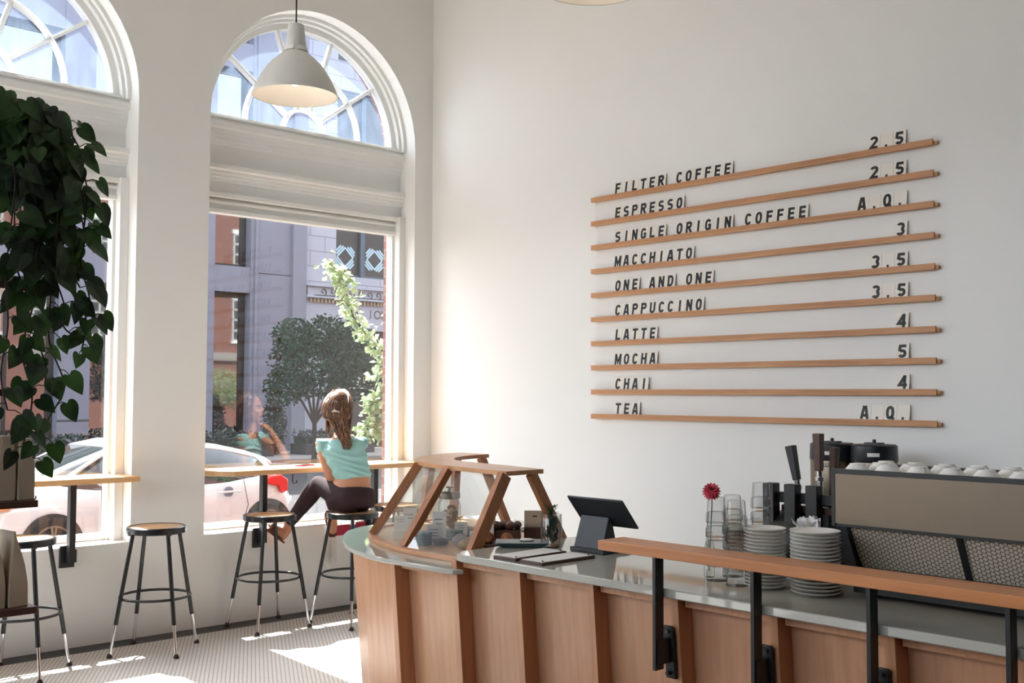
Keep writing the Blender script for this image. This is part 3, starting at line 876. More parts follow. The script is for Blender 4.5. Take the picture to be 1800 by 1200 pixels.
# ---- open end of the case
def croissant(x, y, z, rz, label, s=1.0):
    mb = MB(); pts = []; rr = []
    for k in range(17):
        u = -1+2*k/16; a = u*1.15
        pts.append((x+s*(.055*math.sin(a)), y+s*(.05*math.cos(a)-.03), z+s*(.026*(1-.55*u*u)+.003)))
        rr.append(s*(.026*(1-abs(u)**2.2)+.005)*(1.0+.16*(k % 2)))
    mb.tube(pts, rr, 12)
    mb.xform(Matrix.Translation((x, y, 0)) @ Matrix.Rotation(rz, 4, 'Z') @ Matrix.Translation((-x, -y, 0)))
    o = ob('croissant', mb, 'croissant', loc=(x, y, z), smooth=60); return tag(o, label, 'pastry', 'croissants at the open end of the case')
mb = MB(); mb.box((-2.065, -3.06, CZ+.008), (.13, .17, .016), FA)
o = ob('serving_board', mb, 'dark_board', loc=(-2.065, -3.06, CZ), bevel=.004); tag(o, 'dark serving board under the croissants in the open end of the case', 'board')
for k, (x, y, a) in enumerate(((-2.10, -3.035, .6), (-2.045, -3.105, 1.0))):
    croissant(x, y, CZ+.016, a, 'golden croissant on the dark serving board, %s from the glass end' % NTH[k], .78)
mb = MB(); mb.box((-1.87, -2.89, CZ+.025), (.11, .145, .050), rot=Matrix.Rotation(FA, 3, 'Z'))
o = ob('pastry_crate', mb, 'dark_board', loc=(-1.87, -2.89, CZ), bevel=.004); tag(o, 'dark wooden crate of chocolate buns behind the croissants', 'crate')
for k in range(12):
    pq = Vector((-1.87, -2.89, 0))+Matrix.Rotation(FA, 3, 'Z') @ Vector((-.036+.036*(k//4), -.054+.036*(k % 4), 0)); x, y = pq.x, pq.y
    lump('bun', x, y, CZ+.050, (.021, .021, .017), ('dark_bun', 'bun')[(k+k//4) % 2], '%s bun on the wooden crate behind the croissants' % ('dark chocolate', 'reddish brown')[(k+k//4) % 2], 'bun', '%s buns on the wooden crate' % ('dark chocolate', 'reddish brown')[(k+k//4) % 2])
t = thing('sign_card', 'wide kraft sign card standing on a dark block left of the herb jar', 'card', (-1.77, -2.955-.17, CZ))
cx_, cy_ = -1.745, -2.965
WL[t.name] = Vector((cx_, cy_, CZ)); t.location = (cx_, cy_, CZ)
q = Matrix.Rotation(R(43), 3, 'Z')
mb = MB(); mb.box((cx_, cy_, CZ+.028), (.045, .105, .056), rot=q); ob('block', mb, 'dark_board', t, bevel=.002)
mb = MB(); mb.box(Vector((cx_, cy_, CZ+.056+.040)), (.003, .105, .080), rot=q); ob('card', mb, 'kraft', t, smooth=0)
mb = MB(); mb.box(Vector((cx_, cy_, CZ+.056+.052))+q @ Vector((-.002, 0, 0)), (.0008, .022, .006), rot=q); ob('printed_line', mb, 'ink', t, smooth=0)
# teal tray on the worktop corner
q = Matrix.Rotation(R(45), 3, 'Z')
c = Vector((-2.265, -3.415, TZ))
b0 = [c+q @ Vector((sx*.050, sy*.085, .0)) for sx, sy in ((-1, -1), (1, -1), (1, 1), (-1, 1))]
b1 = [c+q @ Vector((sx*.075, sy*.118, .022)) for sx, sy in ((-1, -1), (1, -1), (1, 1), (-1, 1))]
mb = MB(); mb.hexa(b0+b1)
o = ob('tray', mb, 'teal_dark', loc=c, bevel=.004); tag(o, 'flared dark teal tray on the worktop corner left of the herb jar', 'tray')
cc = c+q @ Vector((.02, -.02, .022))
mb = MB(); mb.lathe([(.028, 0), (.033, .004), (.028, .007), (0, .007)], cc, 20)
o = ob('saucer', mb, 'white', loc=cc); tag(o, 'tiny pale saucer on the teal tray', 'saucer')
# jar of leaves
jx, jy = -2.195, -3.522
t = thing('herb_jar', 'clear glass jar of green leaves on the worktop left of the tablet', 'jar', (jx, jy, TZ))
mb = MB(); prof = [(.040, .0), (.046, .004), (.046, .125), (.044, .130), (.046, .136), (.046, .142), (.043, .142), (.042, .13), (.0425, .01), (.0, .008)]
mb.lathe(prof, (jx, jy, TZ), 28); ob('jar_body', mb, 'jar_glass', t)
mb = MB()
for k in range(26):
    a = rnd.uniform(0, 6.28); rr = rnd.uniform(0, .03); z = rnd.uniform(.01, .10)
    mb.leaf((jx+rr*math.cos(a), jy+rr*math.sin(a), TZ+z), (rnd.uniform(-.4, .4), rnd.uniform(-.4, .4), 1), (math.cos(a), math.sin(a), .2), .05, .028)
for k in range(16):
    a = rnd.uniform(0, 6.28); mb.leaf((jx+.012*math.cos(a), jy+.012*math.sin(a), TZ+.135+rnd.uniform(0, .03)), (math.cos(a), math.sin(a), rnd.uniform(.1, 1.2)), (0, 0, 1), .03, .014)
for k in range(4): mb.tube([(jx, jy, TZ+.02), (jx+.006*k-.01, jy, TZ+.17)], .0016, 5)
ob('leaves', mb, 'tree_dark', t, smooth=0)
# menus (clipped boards)
def board(c, rz, label):
    t = thing('menu_board', label, 'menu', (*c, TZ), 'printed menu boards on the worktop')
    mb = MB(); mb.box((*c, TZ+.006), (.30, .125, .012), rz); ob('backing_board', mb, 'dark_board', t, bevel=.002)
    q = Matrix.Rotation(rz, 3, 'Z')
    mb = MB(); mb.box((*c, TZ+.0128), (.285, .115, .0016), rz); ob('printed_sheet', mb, 'paper', t, smooth=0)
    mb = MB()
    for sx in (-.13, .13): mb.cyl(Vector((*c, TZ+.012))+q @ Vector((sx, -.045, 0)), Vector((*c, TZ+.017))+q @ Vector((sx, -.045, 0)), .004, n=10)
    ob('screw_post', mb, 'black', t)
board((-2.44, -3.645), R(2), 'dark backed menu with a white sheet, the one further left on the worktop')
board((-2.44, -3.80), R(0), 'dark backed menu with a white sheet, the one nearer the tablet stand')

# ---- tablet till
t = thing('tablet_till', 'black tablet on a slanted counter stand with its back to the customer', 'till', (-2.1, -3.74, TZ))
def plate4(mb, a, b, c, d, th):
    a, b, c, d = map(Vector, (a, b, c, d)); n = (b-a).cross(d-a).normalized()*th
    mb.hexa([a, b, c, d, a+n, b+n, c+n, d+n])
mb = MB(); plate4(mb, (-2.23, -3.645, 1.150), (-2.23, -3.95, 1.150), (-2.127, -3.95, 1.030), (-2.127, -3.645, 1.030), .010)
ob('tablet', mb, 'black_plastic', t, bevel=.006)
mb = MB(); plate4(mb, (-2.214, -3.66, 1.147), (-2.214, -3.935, 1.147), (-2.124, -3.935, 1.041), (-2.124, -3.66, 1.041), -.0012)
ob('screen', mb, 'black_gloss', t)
mb = MB()
mb.hexa([(-2.195, -3.653, .938), (-2.195, -3.815, .938), (-2.10, -3.815, .938), (-2.10, -3.653, .938), (-2.170, -3.675, 1.075), (-2.170, -3.83, 1.075), (-2.150, -3.83, 1.062), (-2.150, -3.675, 1.062)])
ob('stand', mb, 'slate', t, bevel=.004)
mb = MB(); mb.mm((-2.205, -3.83, TZ), (-2.03, -3.64, TZ+.018)); ob('base', mb, 'black_plastic', t, bevel=.004)

# ---- tumbler stacks, saucers, flower
def tumbler_mesh():
    mb = MB(); n = 12
    prof = [(.037, .0), (.0375, .004), (.0365, .03), (.036, .034), (.0335, .036), (.030, .086), (.027, .090), (.0, .090)]
    mb.rings([[Vector((max(r, .0005)*math.cos(2*PI*j/n), max(r, .0005)*math.sin(2*PI*j/n), z)) for j in range(n)] for r, z in prof])
    return mb
tum0 = None
def tumbler(x, y, z, label, group, rz):
    global tum0
    if tum0 is None:
        tum0 = ob('tumbler', tumbler_mesh(), 'tumbler', loc=(0, 0, 0), smooth=25); tag(tum0, label, 'glass', group); o = tum0
    else: o = dup(tum0, (0, 0, 0), 0, label, group)
    o.location = (x, y, z); o.rotation_euler = (0, 0, rz)
def stk(n, k): return 'bottom' if k == 0 else ('topmost' if k == n-1 else NTH[k]+' from the bottom')
for (x, y, n, nm) in ((-2.355, -4.50, 5, 'leftmost front stack below the pink flower'), (-2.392, -4.612, 5, 'front stack next to the saucers'),
                      (-2.24, -4.488, 5, 'hindmost stack between the two front stacks'), (-2.225, -4.60, 6, 'tallest stack behind the saucers')):
    for k in range(n):
        tumbler(x, y, TZ+.0508*k, 'upturned clear tumbler, %s of the %s' % (stk(n, k), nm), 'stacked tumblers on the worktop', k*.4)
def saucer_mesh(r):
    return MB().lathe([(r*.55, 0), (r*.58, .002), (r*.80, .006), (r*.97, .0125), (r, .0145), (r*.985, .0155), (r*.78, .0095), (r*.5, .005), (0, .0045)], n=40)
def saucers(x, y, r, n, dz, nm):
    o0 = None
    for k in range(n):
        lb = 'white saucer, %s of the %s' % (stk(n, k) if k < 10 or k == n-1 else NTH[n-1-k]+' from the top', nm)
        if o0 is None:
            o0 = ob('saucer', saucer_mesh(r), 'white', loc=(0, 0, 0), smooth=50); tag(o0, lb, 'saucer', 'stacked saucers by the espresso machine'); o = o0
        else: o = dup(o0, (0, 0, 0), 0, lb)
        o.location = (x+rnd.uniform(-.0015, .0015), y+rnd.uniform(-.0015, .0015), TZ+dz*k)
saucers(-2.352, -4.70, .072, 17, .0118, 'left stack of smaller saucers')
saucers(-2.338, -4.885, .083, 17, .0122, 'right stack of larger saucers')
t = thing('flower_vase', 'single pink zinnia in a slim clear vase behind the tumbler stacks', 'flower', (-2.315, -4.452, TZ))
fx, fy, fz = -2.378, -4.497, 1.235
mb = MB(); mb.tube([(-2.310, -4.435, TZ+.02), (-2.318, -4.45, 1.1), (-2.345, -4.475, 1.19), (fx, fy, fz)], .0018, 6); ob('stem', mb, 'tree_dark', t)
mb = MB(); mb.lathe([(.018, 0), (.02, .01), (.02, .10), (.011, .14), (.012, .16)], (-2.315, -4.44, TZ), 16); ob('vase', mb, 'jar_glass', t)
MAT['petal'] = mk('pink_petal', S(206, 74, 92), .6, var=.2, vscale=40)
mb = MB(); mb.ball((fx, fy, fz+.008), (.012, .012, .009), 10, 6); ob('flower_centre', mb, 'bun', t)
mb = MB()
axis = Vector((-.55, -.35, .75)).normalized(); ex = axis.cross(Vector((0, 0, 1))).normalized(); ey = axis.cross(ex)
for ringk, (n, L, el) in enumerate(((15, .034, -.55), (15, .036, -.2), (14, .034, .15), (12, .028, .5), (10, .020, .9), (7, .012, 1.2))):
    for k in range(n):
        a = 2*PI*k/n+ringk*.37; rad_ = ex*math.cos(a)+ey*math.sin(a); d = rad_*math.cos(el)+axis*math.sin(el)
        mb.leaf(Vector((fx, fy, fz))+axis*.003*ringk, d, axis-rad_*.4, L, .017)
ob('petals', mb, 'petal', t, smooth=0)
mb = MB()
for k in range(14):
    mb.leaf((-2.23+rnd.uniform(-.02, .02), -4.75-rnd.uniform(0, .08), 1.115+rnd.uniform(0, .01)), (rnd.uniform(-1, 1), rnd.uniform(-1, 1), .8), (rnd.uniform(-1, 1), rnd.uniform(-1, 1), .3), .05, .045)
mb.mm((-2.26, -4.84, TZ), (-2.20, -4.74, 1.12))
o = ob('napkin_stack', mb, 'paper', loc=(-2.23, -4.79, TZ), smooth=0); tag(o, 'stack of white paper napkins with crumpled tops behind the saucers', 'napkins')

# ---- espresso machine
MX = -2.24
t = thing('espresso_machine', 'long espresso machine with brushed steel back panel and hexagon mosaic below', 'coffee machine', (-2.0, -5.4, TZ))
Y0, Y1 = -4.893, -5.98
mb = MB()
mb.mm((MX+.002, Y1, 1.285), (-1.78, Y0, 1.296)); mb.mm((-1.79, Y1, 1.29), (-1.78, Y0, 1.325)); ob('top_tray', mb, 'black', t)
mb = MB(); mb.mm((MX, Y1, 1.14), (-1.78, Y0, 1.286)); ob('body', mb, 'black', t)
mb = MB(); mb.mm((MX-.006, Y1, 1.150), (MX+.001, Y0-.012, 1.315)); ob('back_panel', mb, 'steel', t)
mb = MB(); mb.mm((MX-.008, Y0-.012, 1.143), (MX+.003, Y0, 1.331)); mb.mm((MX-.009, Y1, 1.3165), (MX+.003, Y0, 1.332)); ob('panel_frame', mb, 'black', t)
mb = MB(); mb.hexa([(-2.15, Y1, 1.0), (-2.15, Y0-.06, 1.0), (-1.8, Y0-.06, 1.0), (-1.8, Y1, 1.0), (MX+.02, Y1, 1.142), (MX+.02, Y0-.035, 1.142), (-1.8, Y0-.035, 1.142), (-1.8, Y1, 1.142)])
ob('mosaic_panel', mb, 'hexpanel', t, smooth=0)
def slant(y, w): return [(-2.158, y-w, 1.0), (-2.158, y, 1.0), (-2.14, y, 1.0), (-2.14, y-w, 1.0), (MX+.010, y-w, 1.142), (MX+.010, y, 1.142), (MX+.03, y, 1.142), (MX+.03, y-w, 1.142)]
for sy, sw in ((-5.305, .02), (Y0-.04, .012)):
    mb = MB(); mb.hexa(slant(sy, sw)); ob('panel_strut', mb, 'black', t)
mb = MB(); mb.mm((-2.27, Y1, .936), (-1.8, Y0-.09, 1.002)); ob('drip_base_shadow', mb, 'black', t)  # black base enlarged to stand in for the shadow under the machine
for y in (Y0-.14, Y1+.1):
    for x in (-2.23, -1.85):
        mb = MB(); mb.cyl((x, y, TZ), (x, y, .938), .022, n=14); ob('foot', mb, 'black', t)
cup0 = None
for r_ in range(3):
    for k in range(9):
        x = -2.185+.098*r_; y = -4.955-.108*k-.03*(r_ % 2)
        if y < -5.93: continue
        lb = 'upturned white cup on the espresso machine, %s from the left in the %s row' % (NTH[k], ('front', 'middle', 'back')[r_])
        if cup0 is None:
            mb = MB(); mb.lathe([(.047, 0), (.0475, .004), (.046, .016), (.040, .034), (.030, .046), (.026, .049), (.0255, .053), (.0, .0525)], n=28)
            cup0 = ob('cup', mb, 'white', loc=(0, 0, 0), smooth=60); tag(cup0, lb, 'cup', 'upturned cups on the espresso machine'); o = cup0
        else: o = dup(cup0, (0, 0, 0), 0, lb)
        o.location = (x, y, 1.2962)
        o.rotation_euler = (0, 0, rnd.uniform(0, 6))

# ---- black post frame with long levers, left of the espresso machine
t = thing('lever_tap_frame', 'black square-post tap frame with long dark levers left of the espresso machine', 'tap', (-2.0, -4.6, TZ))
for y in (-4.495, -4.587, -4.677):
    mb = MB(); mb.mm((-2.022, y-.024, TZ), (-1.978, y+.024, 1.247)); ob('post', mb, 'black', t, bevel=.003)
mb = MB(); mb.mm((-1.99, -4.885, 1.175), (-1.955, -4.47, 1.213)); ob('cross_bar', mb, 'black', t, bevel=.003)
mb = MB(); mb.mm((-1.97, -4.885, 1.14), (-1.93, -4.52, 1.165)); ob('lower_bar', mb, 'dark_board', t)
mb = MB(); mb.cyl((-1.94, -4.50, 1.03), (-1.94, -4.66, 1.03), .11, n=24); ob('drum', mb, 'black', t)
for (ya, za, yb, zb, nm) in ((-4.597, 1.262, -4.571, 1.388, 0), (-4.69, 1.30, -4.688, 1.437, 1)):
    mb = MB(); mb.tube([(-1.985, ya, za), (-1.985, yb, zb)], [.012, .0165], flat=[(-1, -1), (1, -1), (1, 1), (-1, 1)]); lv = ob('lever_handle', mb, 'dark_board' if nm else 'black', t, bevel=.003)
    mb = MB(); mb.cyl((-1.975, ya-.002, 1.20), (-1.985, ya, za+.004), .008, .011, 14); mb.cyl((-1.98, ya, za-.035), (-1.98, ya, za-.022), .016, n=14); ob('ferrule', mb, 'chrome', lv)
mb = MB(); mb.tube([(-1.90, -4.695, 1.20), (-1.90, -4.705, 1.385)], [.010, .015], flat=[(-1, -1), (1, -1), (1, 1), (-1, 1)]); ob('lever_handle', mb, 'dark_board', t, bevel=.003)
mb = MB(); mb.mm((-1.94, -4.88, TZ), (-1.86, -4.70, 1.20)); ob('side_column', mb, 'black', t)

# ---- coffee dispensers on the back counter
t = thing('back_counter', 'low staff counter along the menu wall mostly hidden by the bar', 'counter', (-.34, -4.2, 0))
mb = MB(); mb.mm((-.62, -6.2, 0), (-.02, -3.3, .86)); ob('cabinet', mb, 'dark_board', t)
mb = MB(); mb.mm((-.65, -6.2, .86), (-.01, -3.3, .89)); ob('countertop', mb, 'quartz', t)
def dispenser(y, label):
    x, z = -.35, .89
    t = thing('coffee_dispenser', label, 'coffee urn', (x, y, z), 'steel coffee dispensers')
    mb = MB(); mb.lathe([(.112, .16), (.113, .165), (.113, .345), (.111, .35)], (x, y, z), 40); ob('steel_body', mb, 'steel', t)
    mb = MB(); mb.lathe([(.085, 0), (.09, .01), (.09, .13), (.112, .155), (.112, .16)], (x, y, z), 32); ob('stand', mb, 'black', t)
    mb = MB(); mb.lathe([(.114, .348), (.117, .355), (.114, .43), (.105, .437), (.0, .44)], (x, y, z), 40); ob('lid', mb, 'black_plastic', t, smooth=30)
    mb = MB(); mb.mm((x-.03, y-.04, z+.438), (x+.03, y+.04, z+.446)); mb.cyl((x, y, z+.444), (x, y, z+.462), .009, n=12); ob('lid_latch', mb, 'black', t)
    # lettering on the curved body, facing the room
    rr = .1145; th0 = PI+.45
    def wrap(mb, r):
        for i, v in enumerate(mb.v):
            a = th0 + v.x/r
            mb.v[i] = Vector((x+r*math.cos(a), y+r*math.sin(a), v.z))
    lm = MB(); text_on(lm, 'LUXUS', (0, 0, z+.315), (1, 0, 0), (0, 0, 1), height=.021, width=.078, cx=True, offset=.02); wrap(lm, rr); ob('lettering', lm, 'ink', t, smooth=0)
    lm = MB(); st = len(lm.v)
    for k in range(6): lm.add([(-.03+.06*k/6, 0, z+.378), (-.03+.06*(k+1)/6, 0, z+.378), (-.03+.06*(k+1)/6, 0, z+.397), (-.03+.06*k/6, 0, z+.397)], [(0, 1, 2, 3)])
    wrap(lm, .1185); ob('lid_label', lm, 'paper', t, smooth=0)
    mb = MB(); mb.mm((x-.135, y-.02, z+.10), (x-.105, y+.02, z+.17)); ob('spigot', mb, 'black', t, bevel=.004)
dispenser(-3.79, 'steel and black coffee dispenser on the back counter, half hidden behind the lever taps')
dispenser(-4.03, 'steel and black coffee dispenser on the back counter, the one behind the cups')
# ================================================================== STOOLS
def make_stool(label):
    t = thing('bar_stool', label, 'stool', (0, 0, 0), 'black steel stools along the windows')
    mb = MB(); mb.lathe([(.0, .757), (.158, .757), (.162, .754), (.162, .748)], n=48); ob('seat', mb, 'seat', t)
    mb = MB(); mb.lathe([(.160, .750), (.160, .7585), (.170, .760), (.177, .755), (.178, .745), (.178, .722), (.172, .718), (.0, .718)], n=48); ob('seat_rim', mb, 'black_gloss', t)
    mb = MB(); mb.rings([[Vector(((.208+.0085*math.cos(b))*math.cos(2*PI*a/48), (.208+.0085*math.cos(b))*math.sin(2*PI*a/48), .335+.0085*math.sin(b))) for b in [2*PI*q/8 for q in range(8)]] for a in range(48)], True, False, True)
    ob('foot_ring', mb, 'black_gloss', t, smooth=180)
    for k in range(4):
        a = PI/2*k; d = Vector((math.cos(a), math.sin(a), 0))
        f = lambda z: d*(.283-(.283-.148)*z/.74)+Vector((0, 0, z))
        mb = MB(); mb.cyl(f(.715), f(.19), .0125, n=14); lg = ob('leg', mb, 'black_gloss', t)
        mb = MB(); mb.cyl(f(.192), f(.022), .0095, n=12); ob('chrome_leg_extension', mb, 'chrome', lg, label='chrome leg extension')
        mb = MB(); mb.lathe([(.012, .0), (.017, .002), (.016, .010), (.009, .026)], f(.0)*1.0, 14); ob('foot_glide', mb, 'rubber', lg)
        mb = MB(); mb.box(d*.166+Vector((0, 0, .728)), (.028, .022, .03), a); ob('leg_bracket', mb, 'black', lg, bevel=.002)
    return t
st0 = make_stool('black steel bar stool with chrome feet standing alone before the pier between the windows')
st0.location = (-2.50, -.405, 0); st0.rotation_euler = (0, 0, R(1)); WL[st0.name] = Vector(st0.location)
dup(st0, (-1.628, -.275, 0), R(45), 'empty black bar stool left of the seated woman, under the right-hand window bar')
dup(st0, (-1.125, -.53, 0), R(55), 'black bar stool the woman sits on')
dup(st0, (-3.31, -.44, 0), R(2), 'black bar stool at the left edge behind the coffee bags')
dup(st0, (-.59, -.325, 0), R(47), 'black bar stool glimpsed behind the pastry case near the corner')

# ================================================================== PERSON
MAT['skin'] = mk('skin', S(196, 138, 106), .5, var=.05, vscale=10, Subsurface_Weight=.05)
MAT['shirt'] = mk('mint_shirt', S(150, 196, 192), .8, var=.05, vscale=30, bump=.25, bscale=160)
MAT['leggings'] = mk('burgundy_leggings', (.024, .007, .010), .85, var=.1, vscale=30)
def m_hair():
    t = NT('brown_hair'); v = t.coord((60, 60, 9)); f = t.noise(v, 2, 4)
    t.col(t.ramp(f, [(.30, S(44, 28, 21)), (.55, S(104, 70, 48)), (.72, S(176, 132, 92))])); t.set(Roughness=.38); return t.m
MAT['hair'] = m_hair()
MAT['lips'] = mk('lips', S(170, 88, 78), .45)
MAT['eye'] = mk('eye_white', (.7, .68, .65), .2)
MAT['iris'] = mk('iris', (.03, .02, .015), .15)
MAT['sandal'] = mk('sandal_leather', S(96, 52, 36), .6)

def solid(mb, voxel=.008, smooth=4):
    """fuse overlapping closed forms into one continuous skin"""
    me = bpy.data.meshes.new('tmp'); me.from_pydata([tuple(v) for v in mb.v], [], mb.f)
    bm = bmesh.new(); bm.from_mesh(me); bmesh.ops.recalc_face_normals(bm, faces=bm.faces); bm.to_mesh(me); bm.free()
    o = bpy.data.objects.new('tmp', me); COL.objects.link(o)
    m = o.modifiers.new('r', 'REMESH'); m.mode = 'VOXEL'; m.voxel_size = voxel
    if smooth:
        m = o.modifiers.new('s', 'SMOOTH'); m.iterations = smooth; m.factor = .5
    dg = C.evaluated_depsgraph_get(); dg.update()
    r = bpy.data.meshes.new_from_object(o.evaluated_get(dg))
    out = MB(); out.v = [v.co.copy() for v in r.vertices]; out.f = [list(p.vertices) for p in r.polygons]; out.mi = [0]*len(out.f)
    bpy.data.objects.remove(o); bpy.data.meshes.remove(me); bpy.data.meshes.remove(r)
    return out
W = thing('person', 'woman in mint top and dark leggings seated at the window, chin on fist', 'person', (-1.125, -.53, .757))
lat = Vector((.73, -.69, 0)).normalized(); fwd = Vector((.69, .73, 0)).normalized()
spine = [((-1.12, -.505, .775), .150, .110), ((-1.12, -.50, .83), .168, .128), ((-1.108, -.488, .89), .158, .118), ((-1.10, -.475, .94), .138, .102), ((-1.085, -.474, .99), .118, .09),
         ((-1.096, -.452, 1.07), .124, .096), ((-1.116, -.430, 1.14), .136, .104), ((-1.135, -.405, 1.20), .150, .092), ((-1.130, -.392, 1.245), .118, .068), ((-1.12, -.385, 1.275), .062, .054), ((-1.122, -.378, 1.33), .048, .05), ((-1.135, -.375, 1.40), .05, .055)]
def spine_tube(mb, i0, i1, gx=0, gy=0):
    pts = [Vector(p) for p, a, b in spine[i0:i1]]
    mb.tube(pts, [(a+gx, b+gy) for p, a, b in spine[i0:i1]], 28, upv=lat)
HC = Vector((-1.140, -.372, 1.462))
hz = (Vector((0, 0, 1))-fwd*.0).normalized()
HM = Matrix((lat, fwd, hz)).transposed()
def H(x, y, z): return HC + HM @ Vector((x, y, z))
body = MB(); spine_tube(body, 0, len(spine))
def ell(mb, c, r, n=18, m=12):
    s = len(mb.v); mb.ball((0, 0, 0), r, n, m)
    for i in range(s, len(mb.v)): mb.v[i] = c + HM @ mb.v[i]
ell(body, H(0, -.008, .018), (.074, .092, .098)); ell(body, H(0, .028, -.045), (.056, .062, .070)); ell(body, H(0, .062, -.095), (.026, .022, .020))
ell(body, H(0, .092, -.012), (.011, .014, .024)); ell(body, H(0, .101, -.026), (.014, .013, .011)); ell(body, H(0, .078, .022), (.050, .014, .012))
ell(body, H(0, .083, -.060), (.024, .012, .012)); ell(body, H(.034, .066, -.028), (.022, .018, .02)); ell(body, H(-.034, .066, -.028), (.022, .018, .02))
for s in (-1, 1): ell(body, H(s*.076, -.002, -.012), (.008, .018, .030))
LS, LE, LW = Vector((-1.250, -.315, 1.222)), Vector((-1.200, -.368, .985)), Vector((-1.05, -.215, .975))
RS, RE, RW = Vector((-1.005, -.465, 1.225)), Vector((-.955, -.150, 1.082)), Vector((-1.030, -.235, 1.275))
def arm(mb, a, b, c, k=1):
    mb.tube([a.lerp(Vector((-1.13, -.40, 1.21)), .35), a, a.lerp(b, .35), a.lerp(b, .75), b], [.042*k, .044*k, .042*k, .036*k, .033*k], 14)
    mb.ball(b, .0335*k, 12, 8)
    mb.tube([b, b.lerp(c, .3), b.lerp(c, .7), c], [.033*k, .035*k, .028*k, .022*k], 14)
arm(body, LS, LE, LW); arm(body, RS, RE, RW)
def chain(mb, pts, r): mb.tube([Vector(p) for p in pts], r, 8); [mb.ball(p, q, 8, 6) for p, q in zip(pts, r)]
# right fist under the chin
u = (Vector((-1.066, -.285, 1.335))-RW).normalized(); pc = RW+u*.05
side = u.cross(fwd).normalized(); fr_ = side.cross(u).normalized()
body.tube([RW, RW+u*.025, pc, pc+u*.03], [(.020, .026), (.020, .032), (.022, .038), (.018, .036)], 12, upv=fr_)
for k in range(4):
    b0 = pc+u*.030+side*(-.028+.0185*k)
    L_ = (.030, .034, .032, .025)[k]
    chain(body, [b0, b0+fwd*-.024+u*.012, b0+fwd*-.034-u*.012, b0+fwd*-.014-u*.020], [.0095, .009, .0085, .0075])
b0 = RW+u*.025+side*.028
chain(body, [b0, b0+side*.014+u*.022-fwd*.012, b0+side*.004+u*.045-fwd*.028], [.011, .010, .008])
# left hand resting on the lap
d = (Vector((-.965, -.165, .972))-LW).normalized(); sd_ = d.cross(Vector((0, 0, 1))).normalized(); up_ = sd_.cross(d)
body.tube([LW, LW+d*.03, LW+d*.075], [(.014, .026), (.013, .036), (.012, .038)], 12, upv=up_)
for k in range(4):
    b0 = LW+d*.072+sd_*(-.028+.0187*k); L_ = (.062, .072, .068, .052)[k]
    chain(body, [b0, b0+d*L_*.45+up_*.004, b0+d*L_*.78-up_*.008, b0+d*L_-up_*.020], [.009, .0085, .008, .007])
b0 = LW+d*.025-sd_*.028
chain(body, [b0, b0+d*.028-sd_*.022, b0+d*.055-sd_*.026-up_*.006], [.011, .010, .008])
# legs
LH, LK, LA = Vector((-1.165, -.535, .838)), Vector((-1.235, -.270, .935)), Vector((-1.385, -.125, .660))
RH, RK, RA = Vector((-1.045, -.50, .835)), Vector((-.86, -.085, .92)), Vector((-1.000, -.105, .680))
LHeel, LToe = Vector((-1.412, -.120, .565)), Vector((-1.515, -.075, .655))
RHeel, RToe = Vector((-1.008, -.125, .565)), Vector((-.985, -.050, .705))
def legs(mb, k=0, feet=True):
    for a, b, c in ((LH, LK, LA), (RH, RK, RA)):
        mb.tube([a, a.lerp(b, .3), a.lerp(b, .7), b], [.088+k, .082+k, .064+k, .056+k], 18); mb.ball(a, .088+k, 16, 10); mb.ball(b, .057+k, 14, 10)
        mb.tube([b, b.lerp(c, .3), b.lerp(c, .7), c], [.055+k, .056+k, .042+k, .034+k], 16)
legs(body)
for a, hl, to in ((LA, LHeel, LToe), (RA, RHeel, RToe)):
    dd = (to-hl).normalized()
    body.tube([a, a.lerp(hl, .5), hl+dd*.015], [.034, .032, .028], 12); body.ball(hl+dd*.018, .029, 12, 8)
    body.tube([hl+dd*.015, hl.lerp(to, .4)+(a-hl)*.10, hl.lerp(to, .75), to-dd*.03], [.028, .034, .034, .030], 12)
    sx = dd.cross((a-hl).normalized()).normalized()
    for k in range(5):
        b0 = hl.lerp(to, .80)+sx*(-.026+.013*k); chain(body, [b0, b0+dd*(.032-.004*abs(k-1))], [.0085 if k else .011, .0075])
bo = ob('body', solid(body, .0065, 4), 'skin', W, smooth=180)
# leggings
lg = MB(); legs(lg, .007)
pts = [(Vector(p), a+.010, b+.010) for p, a, b in spine[0:4]]
lg.tube([p for p, a, b in pts[:3]]+[pts[2][0].lerp(pts[3][0], .25)], [(a, b) for _, a, b in pts[:3]]+[(pts[2][1]-.004, pts[2][2]-.004)], 28, upv=lat)
ob('leggings', solid(lg, .009, 5), 'leggings', W, smooth=180)
# top
sh = MB()
sp = [(Vector((-1.085, -.479, .972)), .129, .104)]+[(Vector(p), a+.010, b+.010) for p, a, b in spine[4:9]]
sh.tube([p for p, a, b in sp], [(a, b) for p, a, b in sp], 28, upv=lat)
for s_, e_ in ((LS, LE), (RS, RE)):
    sh.tube([s_.lerp(Vector((-1.13, -.40, 1.20)), .4), s_+Vector((0, 0, .002)), s_.lerp(e_, .20)], [.052, .052, .050], 16)
shm = solid(sh, .0055, 5)
for i, v in enumerate(shm.v):       # cloth folds drawn across the back
    u_ = (v-Vector((-1.1, -.45, 0))).dot(lat); k = 1-abs(math.sin(v.z*62+u_*9+26*u_*u_+1.3*math.sin(u_*17+v.z*23)))*1.6; wgt = min(1, max(0, (1.22-v.z)/.06))
    n = (v-Vector((-1.11, -.44, v.z))); n.z = 0
    if n.length > .01: shm.v[i] = v+n.normalized()*(.0068*k*wgt)
ob('top', shm, 'shirt', W, smooth=180)
